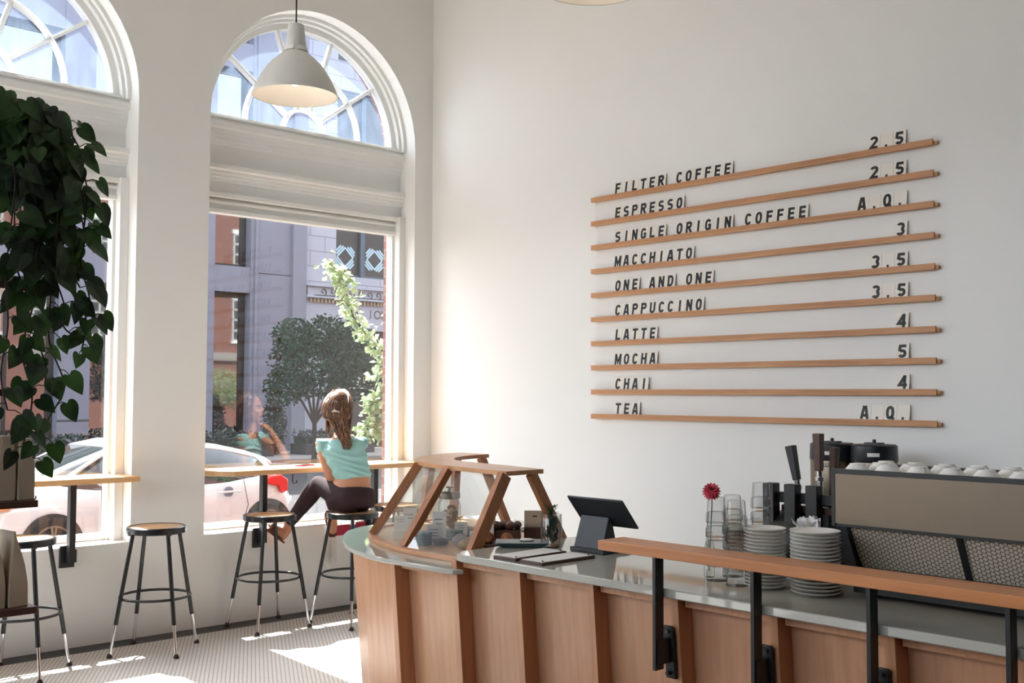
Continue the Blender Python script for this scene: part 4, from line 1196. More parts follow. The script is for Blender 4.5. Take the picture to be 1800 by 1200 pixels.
# hair
hr = MB(); rh = random.Random(11)
ell(hr, H(0, -.026, .034), (.090, .092, .104)); ell(hr, H(0, -.070, -.010), (.088, .055, .070))
NAPE = H(.012, -.098, -.075)
END = Vector((-1.160, -.522, 1.185))
for k in range(210):
    a = rh.uniform(-1.35, 1.35); el = rh.uniform(.05, 1.0)
    p0 = H(.086*math.sin(a)*math.cos(el*1.2), .02+.03*math.cos(a)-.09*(1-el)*abs(math.cos(a)), .040+.108*math.sin(el*1.45))
    p1 = H(.108*math.sin(a), -.066-.055*math.cos(a), .045-.02*abs(a)+rh.uniform(-.012, .012))
    p2 = H(.088*math.sin(a)+rh.uniform(-.008, .008), -.100-.02*math.cos(a), -.018-.02*abs(a)+rh.uniform(-.012, .012))
    np_ = NAPE+lat*(rh.uniform(-.046, .046)+.015*math.sin(a))+fwd*rh.uniform(-.014, .006)+Vector((0, 0, rh.uniform(-.02, .02)))
    ln = rh.uniform(.45, 1.0)
    e1 = np_.lerp(END, .5*ln)+lat*rh.uniform(-.030, .030)-fwd*rh.uniform(.0, .022)
    e2 = np_.lerp(END, ln)+lat*(rh.uniform(-.02, .02)+.014*math.sin(k))-fwd*rh.uniform(.0, .012)
    hr.tube([p0, p0.lerp(p1, .5)+(p0.lerp(p1, .5)-HC)*.10, p1, p2, np_, e1, e2], [.006, .009, .010, .010, .009, .007, .002], 6)
for k in range(26):
    s = -1 if k % 2 else 1
    p0 = H(s*rh.uniform(.05, .078), rh.uniform(-.02, .045), .05+rh.uniform(0, .03))
    p1 = H(s*rh.uniform(.082, .092), rh.uniform(-.03, .035), -.02)
    p2 = H(s*rh.uniform(.066, .086), rh.uniform(-.05, .03), -.10-rh.uniform(0, .05))
    hr.tube([p0, p1, p2, p2+Vector((0, 0, -.05))-fwd*.01], [.007, .008, .006, .002], 6)
ob('hair', hr, 'hair', W, smooth=180)
mb = MB(); mb.tube([H(-.024, -.150, -.008), H(0, -.156, -.002), H(.026, -.150, -.012)], .004, 6); mb.tube([H(-.01, -.152, .008), H(.004, -.156, -.014)], .003, 6); ob('hair_clip', mb, 'white', W)
for s in (-1, 1):
    mb = MB(); ell(mb, H(s*.031, .070, .004), (.0125, .010, .008), 12, 8); ob('eye', mb, 'eye', W, smooth=180)
    mb = MB(); ell(mb, H(s*.031, .0775, .004), (.0055, .004, .0055), 10, 6); ob('iris', mb, 'iris', W, smooth=180)
    mb = MB(); mb.tube([H(s*.014, .090, .024), H(s*.032, .088, .029), H(s*.050, .074, .022)], [.003, .0035, .002], 6); ob('eyebrow', mb, 'hair', W, smooth=180)
mb = MB(); mb.tube([H(-.022, .085, -.060), H(-.008, .095, -.055), H(0, .096, -.057), H(.008, .095, -.055), H(.022, .085, -.060)], [.003, .005, .0045, .005, .003], 8); mb.tube([H(-.02, .085, -.063), H(0, .094, -.067), H(.02, .085, -.063)], [.003, .006, .003], 8)
ob('lips', mb, 'lips', W, smooth=180)
for a, hl, to in ((LA, LHeel, LToe), (RA, RHeel, RToe)):
    dd = (to-hl).normalized(); nn = (a-hl); nn = (nn-dd*nn.dot(dd)).normalized(); sx = dd.cross(nn)
    mb = MB(); pr = []
    for u_, w_ in ((-.02, .02), (.0, .032), (.06, .030), (.12, .040), (.165, .036), (.19, .018)): pr.append((u_, w_))
    poly = [hl+dd*u_+sx*w_-nn*.024 for u_, w_ in pr]+[hl+dd*u_-sx*w_-nn*.024 for u_, w_ in pr[::-1]]
    mb.extr(poly, -nn*.013)
    so = ob('sandal', mb, 'sandal', W, bevel=.003)
    mb = MB(); c0 = hl+dd*.115
    mb.tube([c0+sx*.040-nn*.022, c0+sx*.032+nn*.022, c0+nn*.038, c0-sx*.032+nn*.022, c0-sx*.040-nn*.022], [(.010, .003)]*5, flat=[(-1, -1), (1, -1), (1, 1), (-1, 1)], upv=dd); ob('sandal_strap', mb, 'sandal', so)

# phone and papers on the bar
t = thing('phone', 'phone in a red case lying on the window bar left of the woman', 'phone', (-1.16, .03, 1.05))
mb = MB(); mb.box((-1.16, .03, 1.055), (.145, .072, .009), .35); ob('case', mb, 'red', t, bevel=.003)
mb = MB(); mb.box((-1.16, .03, 1.0598), (.135, .064, .001), .35); ob('screen', mb, 'black_gloss', t)
mb = MB(); mb.box((-1.20, .10, 1.0515), (.19, .12, .002), .2); o = ob('paper_sheet', mb, 'paper', loc=(-1.20, .10, 1.05)); tag(o, 'white sheet of paper on the window bar beside the phone', 'paper')

# gift bag on the hook under the bar
t = thing('shopping_bag', 'white paper shopping bag with red and blue bands hanging under the window bar', 'bag', (-.86, -.075, .33))
x0, x1, y0, y1 = -.975, -.715, -.115, -.035
mb = MB(); mb.hexa([(x0+.01, y0+.01, .33), (x1-.01, y0+.01, .33), (x1-.01, y1-.01, .33), (x0+.01, y1-.01, .33), (x0, y0, .60), (x1, y0, .60), (x1, y1, .60), (x0, y1, .60)]); ob('bag_body', mb, 'wpaper', t, bevel=.004)
mb = MB(); mb.mm((x0-.001, y0-.002, .54), (x0+.12, y0+.002, .615)); ob('red_band', mb, 'red', t)
mb = MB(); mb.mm((x0+.12, y0-.002, .55), (x0+.17, y0+.002, .61)); ob('blue_band', mb, 'blue', t)
mb = MB(); mb.mm((x0+.17, y0-.002, .56), (x1+.001, y0+.002, .625)); ob('red_band', mb, 'red', t)
for y in (y0+.005, y1-.005):
    mb = MB(); mb.tube([(-.93, y, .59), (-.925, y, .68), (-.90, -.10, .90), (-.898, -.108, .950), (-.88, -.10, .90), (-.79, y, .68), (-.78, y, .59)], .003, 6); ob('handle', mb, 'cream', t)

# ================================================================== SHELF, COFFEE BAGS, PLANT
t = thing('shelf_unit', 'dark wooden shelving at the left edge holding coffee bags and a trailing plant', 'shelf', (-4.5, -2.35, 0))
for z, xr in ((.757, -3.972), (1.163, -3.978), (1.59, -4.10), (2.0, -4.07), (2.42, -4.02)):
    mb = MB(); mb.mm((-5.0, -2.50, z-.027), (xr, -2.20, z)); ob('shelf_board', mb, 'dark_board', t, bevel=.002)
for x in (-4.92, -4.36):
    for y in (-2.46, -2.24):
        mb = MB(); mb.mm((x-.015, y-.015, 0), (x+.015, y+.015, 2.42)); ob('upright', mb, 'black', t)
def coffee_bag(x, y, z, w, d, h, rz, label, lean=0, group=None, prof=((0, 1.0), (.05, 1.04), (.35, 1.03), (.62, .96), (.80, .86), (.92, .74), (1.0, .62))):
    o = thing('coffee_bag', label, 'coffee bag', (x, y, z), group)
    mb = MB(); rs = []
    for k, (f, wf) in enumerate(prof):
        rs.append([Vector((sx*w/2*wf+lean*f*f, sy*d/2*(1-.06*f)+.004*math.sin(7*f+sx), f*h)) for sx, sy in ((-1, -1), (0, -1.03), (1, -1), (1, 0), (1, 1), (0, 1.03), (-1, 1), (-1, 0))])
    mb.rings(rs); Mx = Matrix.Translation((x, y, z)) @ Matrix.Rotation(rz, 4, 'Z'); mb.xform(Mx)
    b = ob('bag_body', mb, 'kraft', o, smooth=50, bevel=.003)
    mb = MB(); mb.box((lean, 0, h*.985), (w*prof[-1][1]*1.15, d*.96, h*.045)); mb.xform(Mx); ob('folded_top', mb, 'kraft', o, bevel=.002)
    return o
for k, (x, h, rz) in enumerate(((-4.014, .235, .06), (-4.083, .245, .0), (-4.155, .265, -.05), (-4.23, .26, .04), (-4.305, .25, 0))):
    coffee_bag(x, -2.40, 1.163, .064, .13, h, rz, 'kraft coffee bag on the upper shelf, %s from its right end' % NTH[k], .006*(k-1), 'coffee bags on the upper shelf')
for k, (x, h, rz) in enumerate(((-4.035, .285, .10), (-4.115, .27, .02), (-4.20, .275, -.03), (-4.285, .27, .05))):
    coffee_bag(x, -2.40, .757, .072, .13, h, rz, 'kraft coffee bag on the lower shelf by the stool, %s from its right end' % NTH[k], -.02 if k == 0 else 0, 'coffee bags on the lower shelf', ((0, 1.0), (.06, 1.04), (.3, 1.0), (.55, .74), (.75, .46), (.9, .22), (1.0, .10)))
mb = MB(); mb.mm((-4.30, -2.47, 2.0), (-4.09, -2.26, 2.085)); o = ob('cardboard_box', mb, 'kraft', loc=(-4.2, -2.36, 2.0), bevel=.003); tag(o, 'flat kraft cardboard box on the shelf behind the trailing plant', 'box')
# trailing plant
P = thing('trailing_pothos', 'large dark trailing pothos hanging from the top shelf at the left edge', 'plant', (-4.15, -2.36, 2.42))
mb = MB(); mb.lathe([(.075, 0), (.085, .01), (.105, .15), (.11, .155), (.098, .155), (.09, .14), (0, .135)], (-4.15, -2.36, 2.42), 28); ob('pot', mb, 'black', P)
rp = random.Random(5); vines = MB(); lv = MB()
PX = lambda u: -4.142+.00262*u           # along the shelf
PZ = lambda v: 1.576+(692-v)*.00229
def vine(pts, dens, L0=.085, side=1.0, yb=-2.53):
    P3_ = []
    for i, (u_, v_) in enumerate(pts): P3_.append(Vector((PX(u_), yb+rp.uniform(-.05, .05), PZ(v_))))
    fine = []
    for i in range(len(P3_)-1):
        for q in range(8):
            s = q/8; a = P3_[max(i-1, 0)]; b = P3_[i]; c = P3_[i+1]; d_ = P3_[min(i+2, len(P3_)-1)]
            fine.append(.5*((2*b)+(c-a)*s+(2*a-5*b+4*c-d_)*s*s+(3*b-a-3*c+d_)*s**3))
    fine.append(P3_[-1])
    vines.tube(fine, .0035, 5)
    acc = 0; sg = 1
    for i in range(1, len(fine)):
        acc += (fine[i]-fine[i-1]).length
        if acc > dens or i == len(fine)-1:
            acc = 0; sg = -sg
            p = fine[i]; out = Vector((sg*rp.uniform(.4, 1.0)*side, rp.uniform(-.8, .2), rp.uniform(-.6, .5))).normalized()
            st = p+out*rp.uniform(.025, .06)
            vines.tube([p, p.lerp(st, .5)+Vector((0, 0, .008)), st], .0020, 4)
            L = L0*rp.uniform(.72, 1.2)
            d_ = (out*.55+Vector((rp.uniform(-.3, .3), rp.uniform(-.3, .2), -.75))).normalized()
            n_ = Vector((rp.uniform(-.5, .5), -1, rp.uniform(-.1, .9)))
            lv.leaf(st, d_, n_, L, L*.92, True)
top = (-10, 250)
for pts, dn in (([(20, 240), (60, 215), (95, 225), (105, 290), (100, 350)], .045), ([(10, 250), (50, 240), (85, 260), (110, 320), (112, 380), (118, 430)], .045), ([(0, 230), (30, 215), (55, 250), (72, 330), (70, 420), (76, 500), (66, 600), (85, 680), (70, 740), (44, 800)], .06),
                ([(20, 260), (60, 290), (90, 370), (96, 430), (98, 500), (122, 560), (118, 620)], .055), ([(10, 260), (30, 300), (48, 380), (60, 450), (88, 540), (95, 580), (122, 600)], .055), ([(0, 270), (20, 320), (28, 400), (32, 480), (40, 560), (58, 640), (64, 680)], .055),
                ([(0, 280), (8, 340), (6, 430), (4, 500), (8, 580), (2, 660), (6, 720)], .055), ([(30, 250), (70, 270), (98, 330), (110, 400), (104, 470), (112, 510)], .05), ([(40, 250), (80, 280), (112, 350), (118, 420), (112, 470), (122, 520), (134, 568)], .06),
                ([(0, 240), (40, 260), (52, 330), (45, 420), (52, 520), (30, 620), (46, 700), (28, 780)], .055), ([(-5, 260), (15, 300), (20, 380), (16, 470), (36, 520)], .045), ([(20, 250), (45, 300), (64, 350), (58, 410), (40, 470)], .045), ([(-5, 230), (20, 210), (42, 230), (50, 290), (40, 340)], .04), ([(10, 240), (30, 260), (36, 300), (30, 360)], .04), ([(0, 300), (14, 330), (40, 360), (52, 390), (80, 410)], .045), ([(0, 210), (25, 200), (60, 230), (80, 240), (100, 270)], .04)):
    vine(pts, dn)
for k in range(90):
    a = rp.uniform(0, 1); u_ = rp.uniform(-20, 92)*(1-.2*a); v_ = 200+rp.random()*150
    p = Vector((PX(u_), -2.50+rp.uniform(-.10, .12), PZ(v_))); L = .085*rp.uniform(.7, 1.15)
    lv.leaf(p, (rp.uniform(-.6, .6), rp.uniform(-.6, .2), -.8), (rp.uniform(-.5, .5), -1, rp.uniform(-.1, .9)), L, L*.92, True)
ob('vine_stems', vines, 'bark', P); ob('leaves', lv, 'pothos', P, smooth=0)
# ================================================================== STREET OUTSIDE
mb = MB(); mb.mm((-40, .47, -.6), (60, 3.3, -.06)); struct('sidewalk_near', mb, 'sidewalk')
mb = MB(); mb.mm((-40, 3.3, -.6), (60, 17.4, -.18)); struct('street', mb, 'asphalt')
mb = MB(); mb.mm((-40, 17.4, -.6), (60, 21.0, -.10)); struct('sidewalk_far', mb, 'sidewalk')
mb = MB(); mb.mm((-60, -40, -.6), (-10.2, .47, -.1)); mb.mm((-10.2, -40, -.6), (30, -12.2, -.1)); struct('yard_ground', mb, 'sidewalk')

def rnd_leaves(mb, centre, rad, n, L, W, rg, shape=None, heart=False):
    c = Vector(centre); rad = Vector(rad)
    while n > 0:
        v = Vector((rg.uniform(-1, 1), rg.uniform(-1, 1), rg.uniform(-1, 1)))
        if v.length > 1 or v.length < .35: continue
        n -= 1
        p = c+Vector((v.x*rad.x, v.y*rad.y, v.z*rad.z))
        mb.leaf(p, (rg.uniform(-1, 1), rg.uniform(-1, 1), rg.uniform(-1, .6)), (rg.uniform(-1, 1), rg.uniform(-1, 1), rg.uniform(-.2, 1)), L*rg.uniform(.7, 1.2), W)

# ---- grey office building
FY = 21.0
t = thing('office_building', 'grey concrete office building with deep dark windows across the street', 'building', (4, FY, -.1))
bays = [(-11.6, -8.6), (-7.6, -4.6), (-3.6, -.6), (.4, 1.3), (2.2, 4.97), (5.78, 8.1), (9.25, 10.38)]
wall = MB(); x = -14
for a, b in bays+[(12.18, 12.18)]:
    wall.mm((x, FY, -.1), (a, FY+.6, 15)); x = b
flo = [(.25, 4.46), (5.2, 7.7), (8.5, 10.9), (11.7, 14.1)]
prev = -.1
for a, b in flo+[(15, 15)]:
    for p, q in bays: wall.mm((p, FY+.02, prev), (q, FY+.6, a))
    prev = b
wall.mm((10.50, FY-.05, -.1), (10.60, FY+.02, 15)); wall.mm((11.72, FY-.12, -.1), (12.18, FY+.02, 15)); wall.mm((-14, FY+.6, -.1), (12.18, FY+8, 15))
ob('wall', wall, 'grey_stone', t, smooth=0)
mb = MB()
for a, b in ((5.18, 5.19), (5.185, 5.2)): mb.mm((10.6, FY-.004, 5.05), (11.72, FY+.01, 5.065))
for z in (.45, .85): mb.mm((4.97, FY-.004, z), (5.78, FY+.01, z+.05))
ob('stone_joint', mb, 'stone_line', t, smooth=0)
for p, q in bays:
    for fi, (a, b) in enumerate(flo):
        fr = MB(); fw_ = .09
        fr.mm((p, FY+.30, a), (p+fw_, FY+.40, b)); fr.mm((q-fw_*2, FY+.30, a), (q, FY+.40, b)); fr.mm((p, FY+.30, a), (q, FY+.40, a+fw_)); fr.mm((p, FY+.30, b-fw_*1.6), (q, FY+.40, b))
        if fi == 0 and q-p > 2: fr.mm((p+1.55, FY+.3, a), (p+1.63, FY+.4, b))
        f = ob('window', fr, 'dark_metal', t, smooth=0)
        g = MB(); g.mm((p+fw_, FY+.345, a+fw_), (q-fw_, FY+.36, b-fw_)); ob('pane', g, 'pane', f, smooth=0)

# ---- pale stone building
t = thing('stone_building', 'pale stone corner building with scroll frieze and carved name across the street', 'building', (15, FY, -.1))
MAT['ashlar'] = m_brick('pale_ashlar', 'XZ', S(156, 161, 171), S(148, 153, 163), S(110, 110, 118))
b_ = [n for n in MAT['ashlar'].node_tree.nodes if n.type == 'TEX_BRICK'][0]
b_.inputs['Brick Width'].default_value = 1.05; b_.inputs['Row Height'].default_value = .46; b_.inputs['Mortar Size'].default_value = .012
X0, X1 = 12.18, 20.2
wins = [(13.30, 15.85), (16.9, 19.4)]
wl = MB(); x = X0
for a, b in wins+[(X1, X1)]:
    wl.mm((x, FY, 4.85), (a, FY+.5, 15)); x = b
prev = 4.85
for a, b in ((5.2, 7.6), (8.6, 11.0), (11.9, 14.2), (15, 15)):
    for p, q in wins: wl.mm((p, FY+.01, prev), (q, FY+.5, a))
    prev = b
ob('upper_wall', wl, 'ashlar', t, smooth=0)
wl = MB(); wl.mm((X0, FY-.05, -.1), (13.0, FY+.5, 3.6)); wl.mm((X0, FY-.02, 3.55), (X1, FY+.5, 4.86)); wl.mm((X0, FY+.5, -.1), (X1, FY+8, 15)); ob('lower_wall', wl, 'pale_stone', t, smooth=0)
co = MB(); co.mm((X0, FY-.22, 4.80), (X1, FY+.02, 4.86)); co.mm((X0+.05, FY-.12, 4.50), (X1, FY+.02, 4.80)); co.mm((X0, FY-.18, 4.46), (X1, FY, 4.52)); ob('frieze', co, 'pale_stone', t, smooth=0)
sc = MB()
for k in range(16):
    cx = 12.75+.34*k; pts = []
    for q in range(16):
        a = -.4*PI+q*.42; r_ = .120-.0066*q
        pts.append((cx+.02+r_*math.cos(a), FY-.135, 4.655+r_*math.sin(a)))
    sc.tube([(cx-.30, FY-.135, 4.54), (cx-.16, FY-.135, 4.54)]+pts, .017, 5)
ob('scroll_ornament', sc, 'stone_line', t)
de = MB()
for k in range(60): de.mm((X0+.15+.13*k, FY-.10, 4.33), (X0+.22+.13*k, FY, 4.45))
ob('dentils', de, 'tan_stone', t, smooth=0)
ins = MB()
for ch, xx in (('K', 14.12), ('J', 14.58), ('O', 14.86), ('H', 15.13)):
    text_on(ins, ch, (xx, FY-.03, 3.93), (1, 0, 0), (0, 0, 1), height=.27, cx=True, offset=.01)
ob('inscription', ins, 'stone_line', t, smooth=0)
for p, q in wins:
    for fi, (a, b) in enumerate(((5.2, 7.6), (8.6, 11.0), (11.9, 14.2))):
        fr = MB(); fr.mm((p, FY+.18, a), (p+.07, FY+.3, b)); fr.mm((q-.07, FY+.18, a), (q, FY+.3, b)); fr.mm((p+1.0, FY+.12, a), (p+1.16, FY+.3, b)); fr.mm((p, FY+.18, a), (q, FY+.3, a+.07)); fr.mm((p, FY+.18, b-.1), (q, FY+.3, b))
        MAT.setdefault('blue_metal', mk('blue_grey_metal', S(58, 76, 90), .5))
        f = ob('window', fr, 'blue_metal', t, smooth=0)
        g = MB(); g.mm((p+.07, FY+.22, a+.07), (q-.07, FY+.24, b-.07)); ob('pane', g, 'dark_metal', f, smooth=0)
        if fi == 0 and p < 14:
            dc = MB()
            for cx in (13.78, 14.90, 15.62):
                cz = 5.82; 
                for s in range(4):
                    qq = Matrix.Rotation(PI/4+s*PI/2, 3, 'Y')
                    for k in range(3):
                        ln = (.30, .27, .18)[k]
                        dc.box(Vector((cx, FY+.215, cz))+qq @ Vector((.02, 0, .215+.075*k)), (ln*1.35, .004, .055), rot=qq)
            ob('window_decal', dc, 'cond', f, smooth=0)
# dark shopfront under the inscription
sf = MB(); sf.mm((13.0, FY+.12, -.1), (X1, FY+.5, 3.56)); ob('shopfront_wall', sf, 'dark_stone', t, smooth=0)
sf = MB(); sf.mm((13.0, FY-.02, 2.35), (X1, FY+.12, 2.55)); 
for k in range(22): sf.mm((12.8+.33*k, FY+.07, 2.65), (12.84+.33*k, FY+.12, 3.5))
ob('shopfront_moulding', sf, 'dark_stone', t, smooth=0)
ar = MB(); pts = [(14.5+1.15*math.cos(PI*k/20), .75+.75*math.sin(PI*k/20)) for k in range(21)]
ar.extr([(13.35, FY+.10, -.1)]+[(x, FY+.10, z) for x, z in pts[::-1]]+[(15.65, FY+.10, -.1)], (0, .03, 0)); ob('doorway', ar, 'dark_metal', t, smooth=0)
dr = MB()
for xx in (14.95, 15.35): dr.mm((xx, FY+.06, .0), (xx+.06, FY+.11, 1.2))
dr.mm((14.5, FY+.06, .55), (15.7, FY+.11, .6)); ob('door_frame', dr, 'stone_line', t, smooth=0)
# shop sign
sgn = thing('shop_sign', 'black shop sign with white outlined condensed lettering ending in KEHOUSE above a dark doorway', 'sign', (14.3, FY+.05, 1.97))
mb = MB(); mb.mm((13.42, FY+.05, 1.73), (15.02, FY+.12, 2.19)); ob('sign_board', mb, 'signblack', sgn)
mb = MB()
for a, b in (((13.44, 2.15), (15.0, 2.17)), ((13.44, 1.75), (15.0, 1.77)), ((13.44, 1.75), (13.46, 2.17)), ((14.98, 1.75), (15.0, 2.17))): mb.mm((a[0], FY+.042, a[1]), (b[0], FY+.052, b[1]))
ob('sign_outline', mb, 'signwhite', sgn, smooth=0)
mb = MB(); xx = 13.97
for ch, w_, h_, z_ in (('K', .13, .29, 1.82), ('E', .10, .29, 1.82), ('H', .12, .29, 1.82), ('O', .10, .20, 1.91), ('U', .12, .29, 1.82), ('S', .12, .29, 1.82), ('E', .10, .29, 1.82)):
    text_on(mb, ch, (xx, FY+.045, z_), (1, 0, 0), (0, 0, 1), height=h_, width=w_, offset=.05); 
    if ch == 'O': mb.mm((xx, FY+.043, 1.82), (xx+w_, FY+.05, 1.845))
    xx += w_+.022
mb.mm((13.56, FY+.043, 1.82), (13.585, FY+.05, 2.11))
ob('lettering', mb, 'signwhite', sgn, smooth=0)

# ---- brick building on this side of the street (seen mirrored in the office windows)
t = thing('brick_building', 'red brick building with white sash windows mirrored in the office panes', 'building', (18, .2, -.1))
mb = MB(); mb.mm((.9, -6, -.3), (40, .40, 12)); ob('wall', mb, 'brick', t, smooth=0)
mb = MB(); mb.mm((.9, .40, 3.2), (40, .55, 3.6)); mb.mm((.9, .40, 11.7), (40, .6, 12.1)); ob('stone_band', mb, 'sidewalk', t, smooth=0)
for k in range(13):
    cx = 5.1+2.43*k
    for z0 in (4.2, 7.5):
        fr = MB(); w_ = .55; h_ = 2.1
        fr.mm((cx-w_-.08, .38, z0-.12), (cx+w_+.08, .50, z0)); fr.mm((cx-w_-.08, .38, z0+h_), (cx+w_+.08, .48, z0+h_+.2))
        for xx in (-w_, -.025, w_-.07): fr.mm((cx+xx, .40, z0), (cx+xx+.06, .46, z0+h_))
        for zz in (0, .5, 1.03, 1.55, h_-.06): fr.mm((cx-w_, .40, z0+zz), (cx+w_, .46, z0+zz+.055))
        f = ob('window', fr, 'trim', t, smooth=0)
        g = MB(); g.mm((cx-w_, .395, z0), (cx+w_, .415, z0+h_)); ob('pane', g, 'dark_metal', f, smooth=0)

# ---- trees, hedges
rt_ = random.Random(21)
def tree(name, label, base, trunk_h, r, crown, n, L, mat, group=None, seed=1):
    rg = random.Random(seed)
    t = thing(name, label, 'tree', base)
    b = Vector(base); mb = MB(); top = b+Vector((0, 0, trunk_h))
    mb.tube([b, b.lerp(top, .5)+Vector((.02, 0, 0)), top], [r, r*.85, r*.75], 10)
    lf = MB()
    for c, rad, k in crown:
        c = Vector(c); mb.tube([top-Vector((0, 0, .1)), top.lerp(c, .5)+Vector((rg.uniform(-.1, .1), 0, .05)), c], [r*.6, r*.4, r*.15], 6)
        for q in range(5):
            e = c+Vector((rg.uniform(-1, 1)*rad[0], rg.uniform(-1, 1)*rad[1], rg.uniform(-1, 1)*rad[2]))*.7
            mb.tube([c.lerp(top, .4), e], [r*.25, r*.08], 5)
        rnd_leaves(lf, c, rad, int(n*k), L, L*.6, rg)
    ob('trunk', mb, 'bark', t); ob('foliage', lf, mat, t, smooth=0)
    return t
tree('street_tree', 'dark bushy street tree in front of the office building, seen left of the woman', (9.33, 16, -.12), 1.05, .07,
     [((9.35, 16, 2.3), (1.25, .9, .8), .32), ((8.75, 16, 2.9), (.55, .6, .55), .14), ((9.6, 15.9, 3.0), (.65, .6, .55), .15), ((10.4, 16, 2.7), (.75, .6, .75), .17), ((10.6, 16, 1.9), (.8, .6, .55), .12), ((8.55, 16, 1.75), (.6, .6, .45), .10)], 6500, .12, 'tree_dark', seed=4)
t = thing('topiary', 'slim dark conical evergreen by the office wall behind the street tree', 'tree', (10.38, 19.6, -.1))
mb = MB(); rnd_leaves(mb, (10.38, 19.6, .72), (.36, .3, .85), 1500, .09, .05, rt_); ob('foliage', mb, 'hedge', t, smooth=0)
mb = MB(); mb.cyl((10.38, 19.6, -.1), (10.38, 19.6, 1.2), .05, n=8); ob('trunk', mb, 'bark', t)
for (xa, xb, nm) in ((1.0, 9.9, 'low dark hedge in a stone planter along the office front'), (10.9, 13.2, 'short dark hedge in a stone planter near the shop entrance')):
    t = thing('hedge_planter', nm, 'hedge', ((xa+xb)/2, 19.2, -.1))
    mb = MB(); mb.mm((xa, 18.8, -.1), (xb, 19.6, .20)); ob('planter', mb, 'dark_stone' if xa < 5 else 'dark_stone', t)
    mb = MB(); mb.mm((xa+.05, 18.9, .15), (xb-.05, 19.5, .40)); ob('hedge_core', mb, 'hedge', t)
    mb = MB(); n = int((xb-xa)*230)
    for k in range(n):
        mb.leaf((rt_.uniform(xa, xb), rt_.uniform(18.78, 19.6), rt_.uniform(.15, .55)), (rt_.uniform(-1, 1), rt_.uniform(-1, 1), rt_.uniform(-.5, 1)), (rt_.uniform(-1, 1), -1, rt_.uniform(0, 1)), .12, .07)
    ob('foliage', mb, 'hedge', t, smooth=0)
tree('street_tree', 'leafy street tree further along the near sidewalk, mirrored in the office panes', (19.6, 2.9, -.06), 1.0, .08,
     [((19.6, 2.9, 1.9), (1.3, 1.0, .9), .5), ((18.6, 2.9, 1.4), (.9, .8, .7), .25), ((20.6, 2.9, 1.5), (.9, .8, .7), .25)], 2200, .16, 'vine', seed=9)
# sunlit tree whose branches cross the right-hand window
t = thing('sapling', 'sunlit young tree with pale green leaves just outside the right-hand window', 'tree', (2.55, 3.0, -.06))
br = MB(); lf = MB(); rg = random.Random(8)
br.tube([(2.55, 3.0, -.06), (2.5, 3.0, 1.2), (2.42, 3.0, 2.4), (2.4, 3.0, 3.6)], [.05, .045, .035, .015], 8)
paths = [[(2.45, 3.0, 1.6), (2.05, 3.0, 1.95), (1.72, 3.0, 2.08), (1.5, 3.0, 2.25), (1.34, 3.0, 2.42), (1.25, 3.0, 2.64), (1.18, 3.0, 2.86), (1.02, 3.0, 2.98)],
         [(2.47, 3.0, 1.2), (2.1, 3.0, 1.35), (1.85, 3.0, 1.42), (1.68, 3.0, 1.50), (1.58, 3.0, 1.47)], [(2.5, 3.0, .95), (2.1, 3.0, 1.1), (1.8, 3.0, 1.2), (1.6, 3.0, 1.24), (1.5, 3.0, 1.18)],
         [(2.43, 3.0, 2.0), (2.1, 3.0, 2.15), (1.92, 3.0, 2.35), (1.86, 3.0, 2.5)], [(2.45, 3.0, 1.5), (2.0, 3.0, 1.8), (1.75, 3.0, 1.9), (1.66, 3.0, 1.78)], [(2.45, 3, 1.4), (2.1, 3, 1.6), (1.8, 3, 1.66), (1.72, 3, 1.62)]]
dens = [70, 150, 150, 55, 50, 45]
for pth, dn in zip(paths, dens):
    P_ = [Vector(p) for p in pth]
    br.tube(P_, [.018*(1-i/len(P_))+.004 for i in range(len(P_))], 6)
    for a, b in zip(P_, P_[1:]):
        for k in range(dn):
            p = a.lerp(b, rg.random())+Vector((rg.gauss(0, .045), rg.gauss(0, .07), rg.gauss(0, .05)))
            L = rg.uniform(.06, .10)
            lf.leaf(p, (rg.uniform(-1, 1), rg.uniform(-1, 1), rg.uniform(-1, .3)), (rg.uniform(-.7, .7), rg.uniform(-1, 1), rg.uniform(.2, 1)), L, L*.8)
ob('trunk', br, 'bark', t); ob('foliage', lf, 'vine', t, smooth=0)

# ---- parked car
SZ = -.18; YN = 4.0
t = thing('parked_car', 'silver hatchback parked at the kerb outside both windows', 'car', (-.3, YN+.87, SZ))
def sect(x, zlow, zbelt, ztop, inset):
    y0, y1 = YN+inset, YN+1.74-inset; ym = (y0+y1)/2
    half = [(y0+.06, zlow), (y0+.0, zlow+.12), (y0-.0, zlow+.30), (y0+.02, (zlow+zbelt)*.5+.12), (y0+.07, zbelt-.03), (y0+.16, zbelt+.015), (y0+.45, ztop)]
    pts = half+[(2*ym-y, z) for y, z in half[::-1]]
    return [Vector((x, y, z)) for y, z in pts]
st = [(-2.42, .10, .30, .34, .28), (-2.34, .0, .44, .50, .14), (-2.1, -.03, .53, .62, .06), (-1.75, -.03, .60, .72, .02), (-1.35, -.03, .63, .80, .0), (-1.0, -.03, .60, .66, .0), (-.4, -.03, .595, .61, .0), (.3, -.03, .605, .62, .0),
      (.75, -.03, .63, .65, .0), (1.02, -.02, .65, .68, .03), (1.20, .0, .60, .64, .08), (1.30, .06, .46, .48, .14), (1.33, .10, .36, .38, .2)]
mb = MB(); mb.rings([sect(*s) for s in st]); ob('car_body', mb, 'car', t, smooth=50)
def cab(x, zb, zt_, ib, it):
    y0, y1 = YN+.10+ib, YN+1.64-ib; a0, a1 = YN+.28+it, YN+1.46-it
    return [Vector(p) for p in ((x, y0, zb), (x, a0-.03, zt_-.05), (x, a0+.12, zt_), (x, a1-.12, zt_), (x, a1+.03, zt_-.05), (x, y1, zb))]
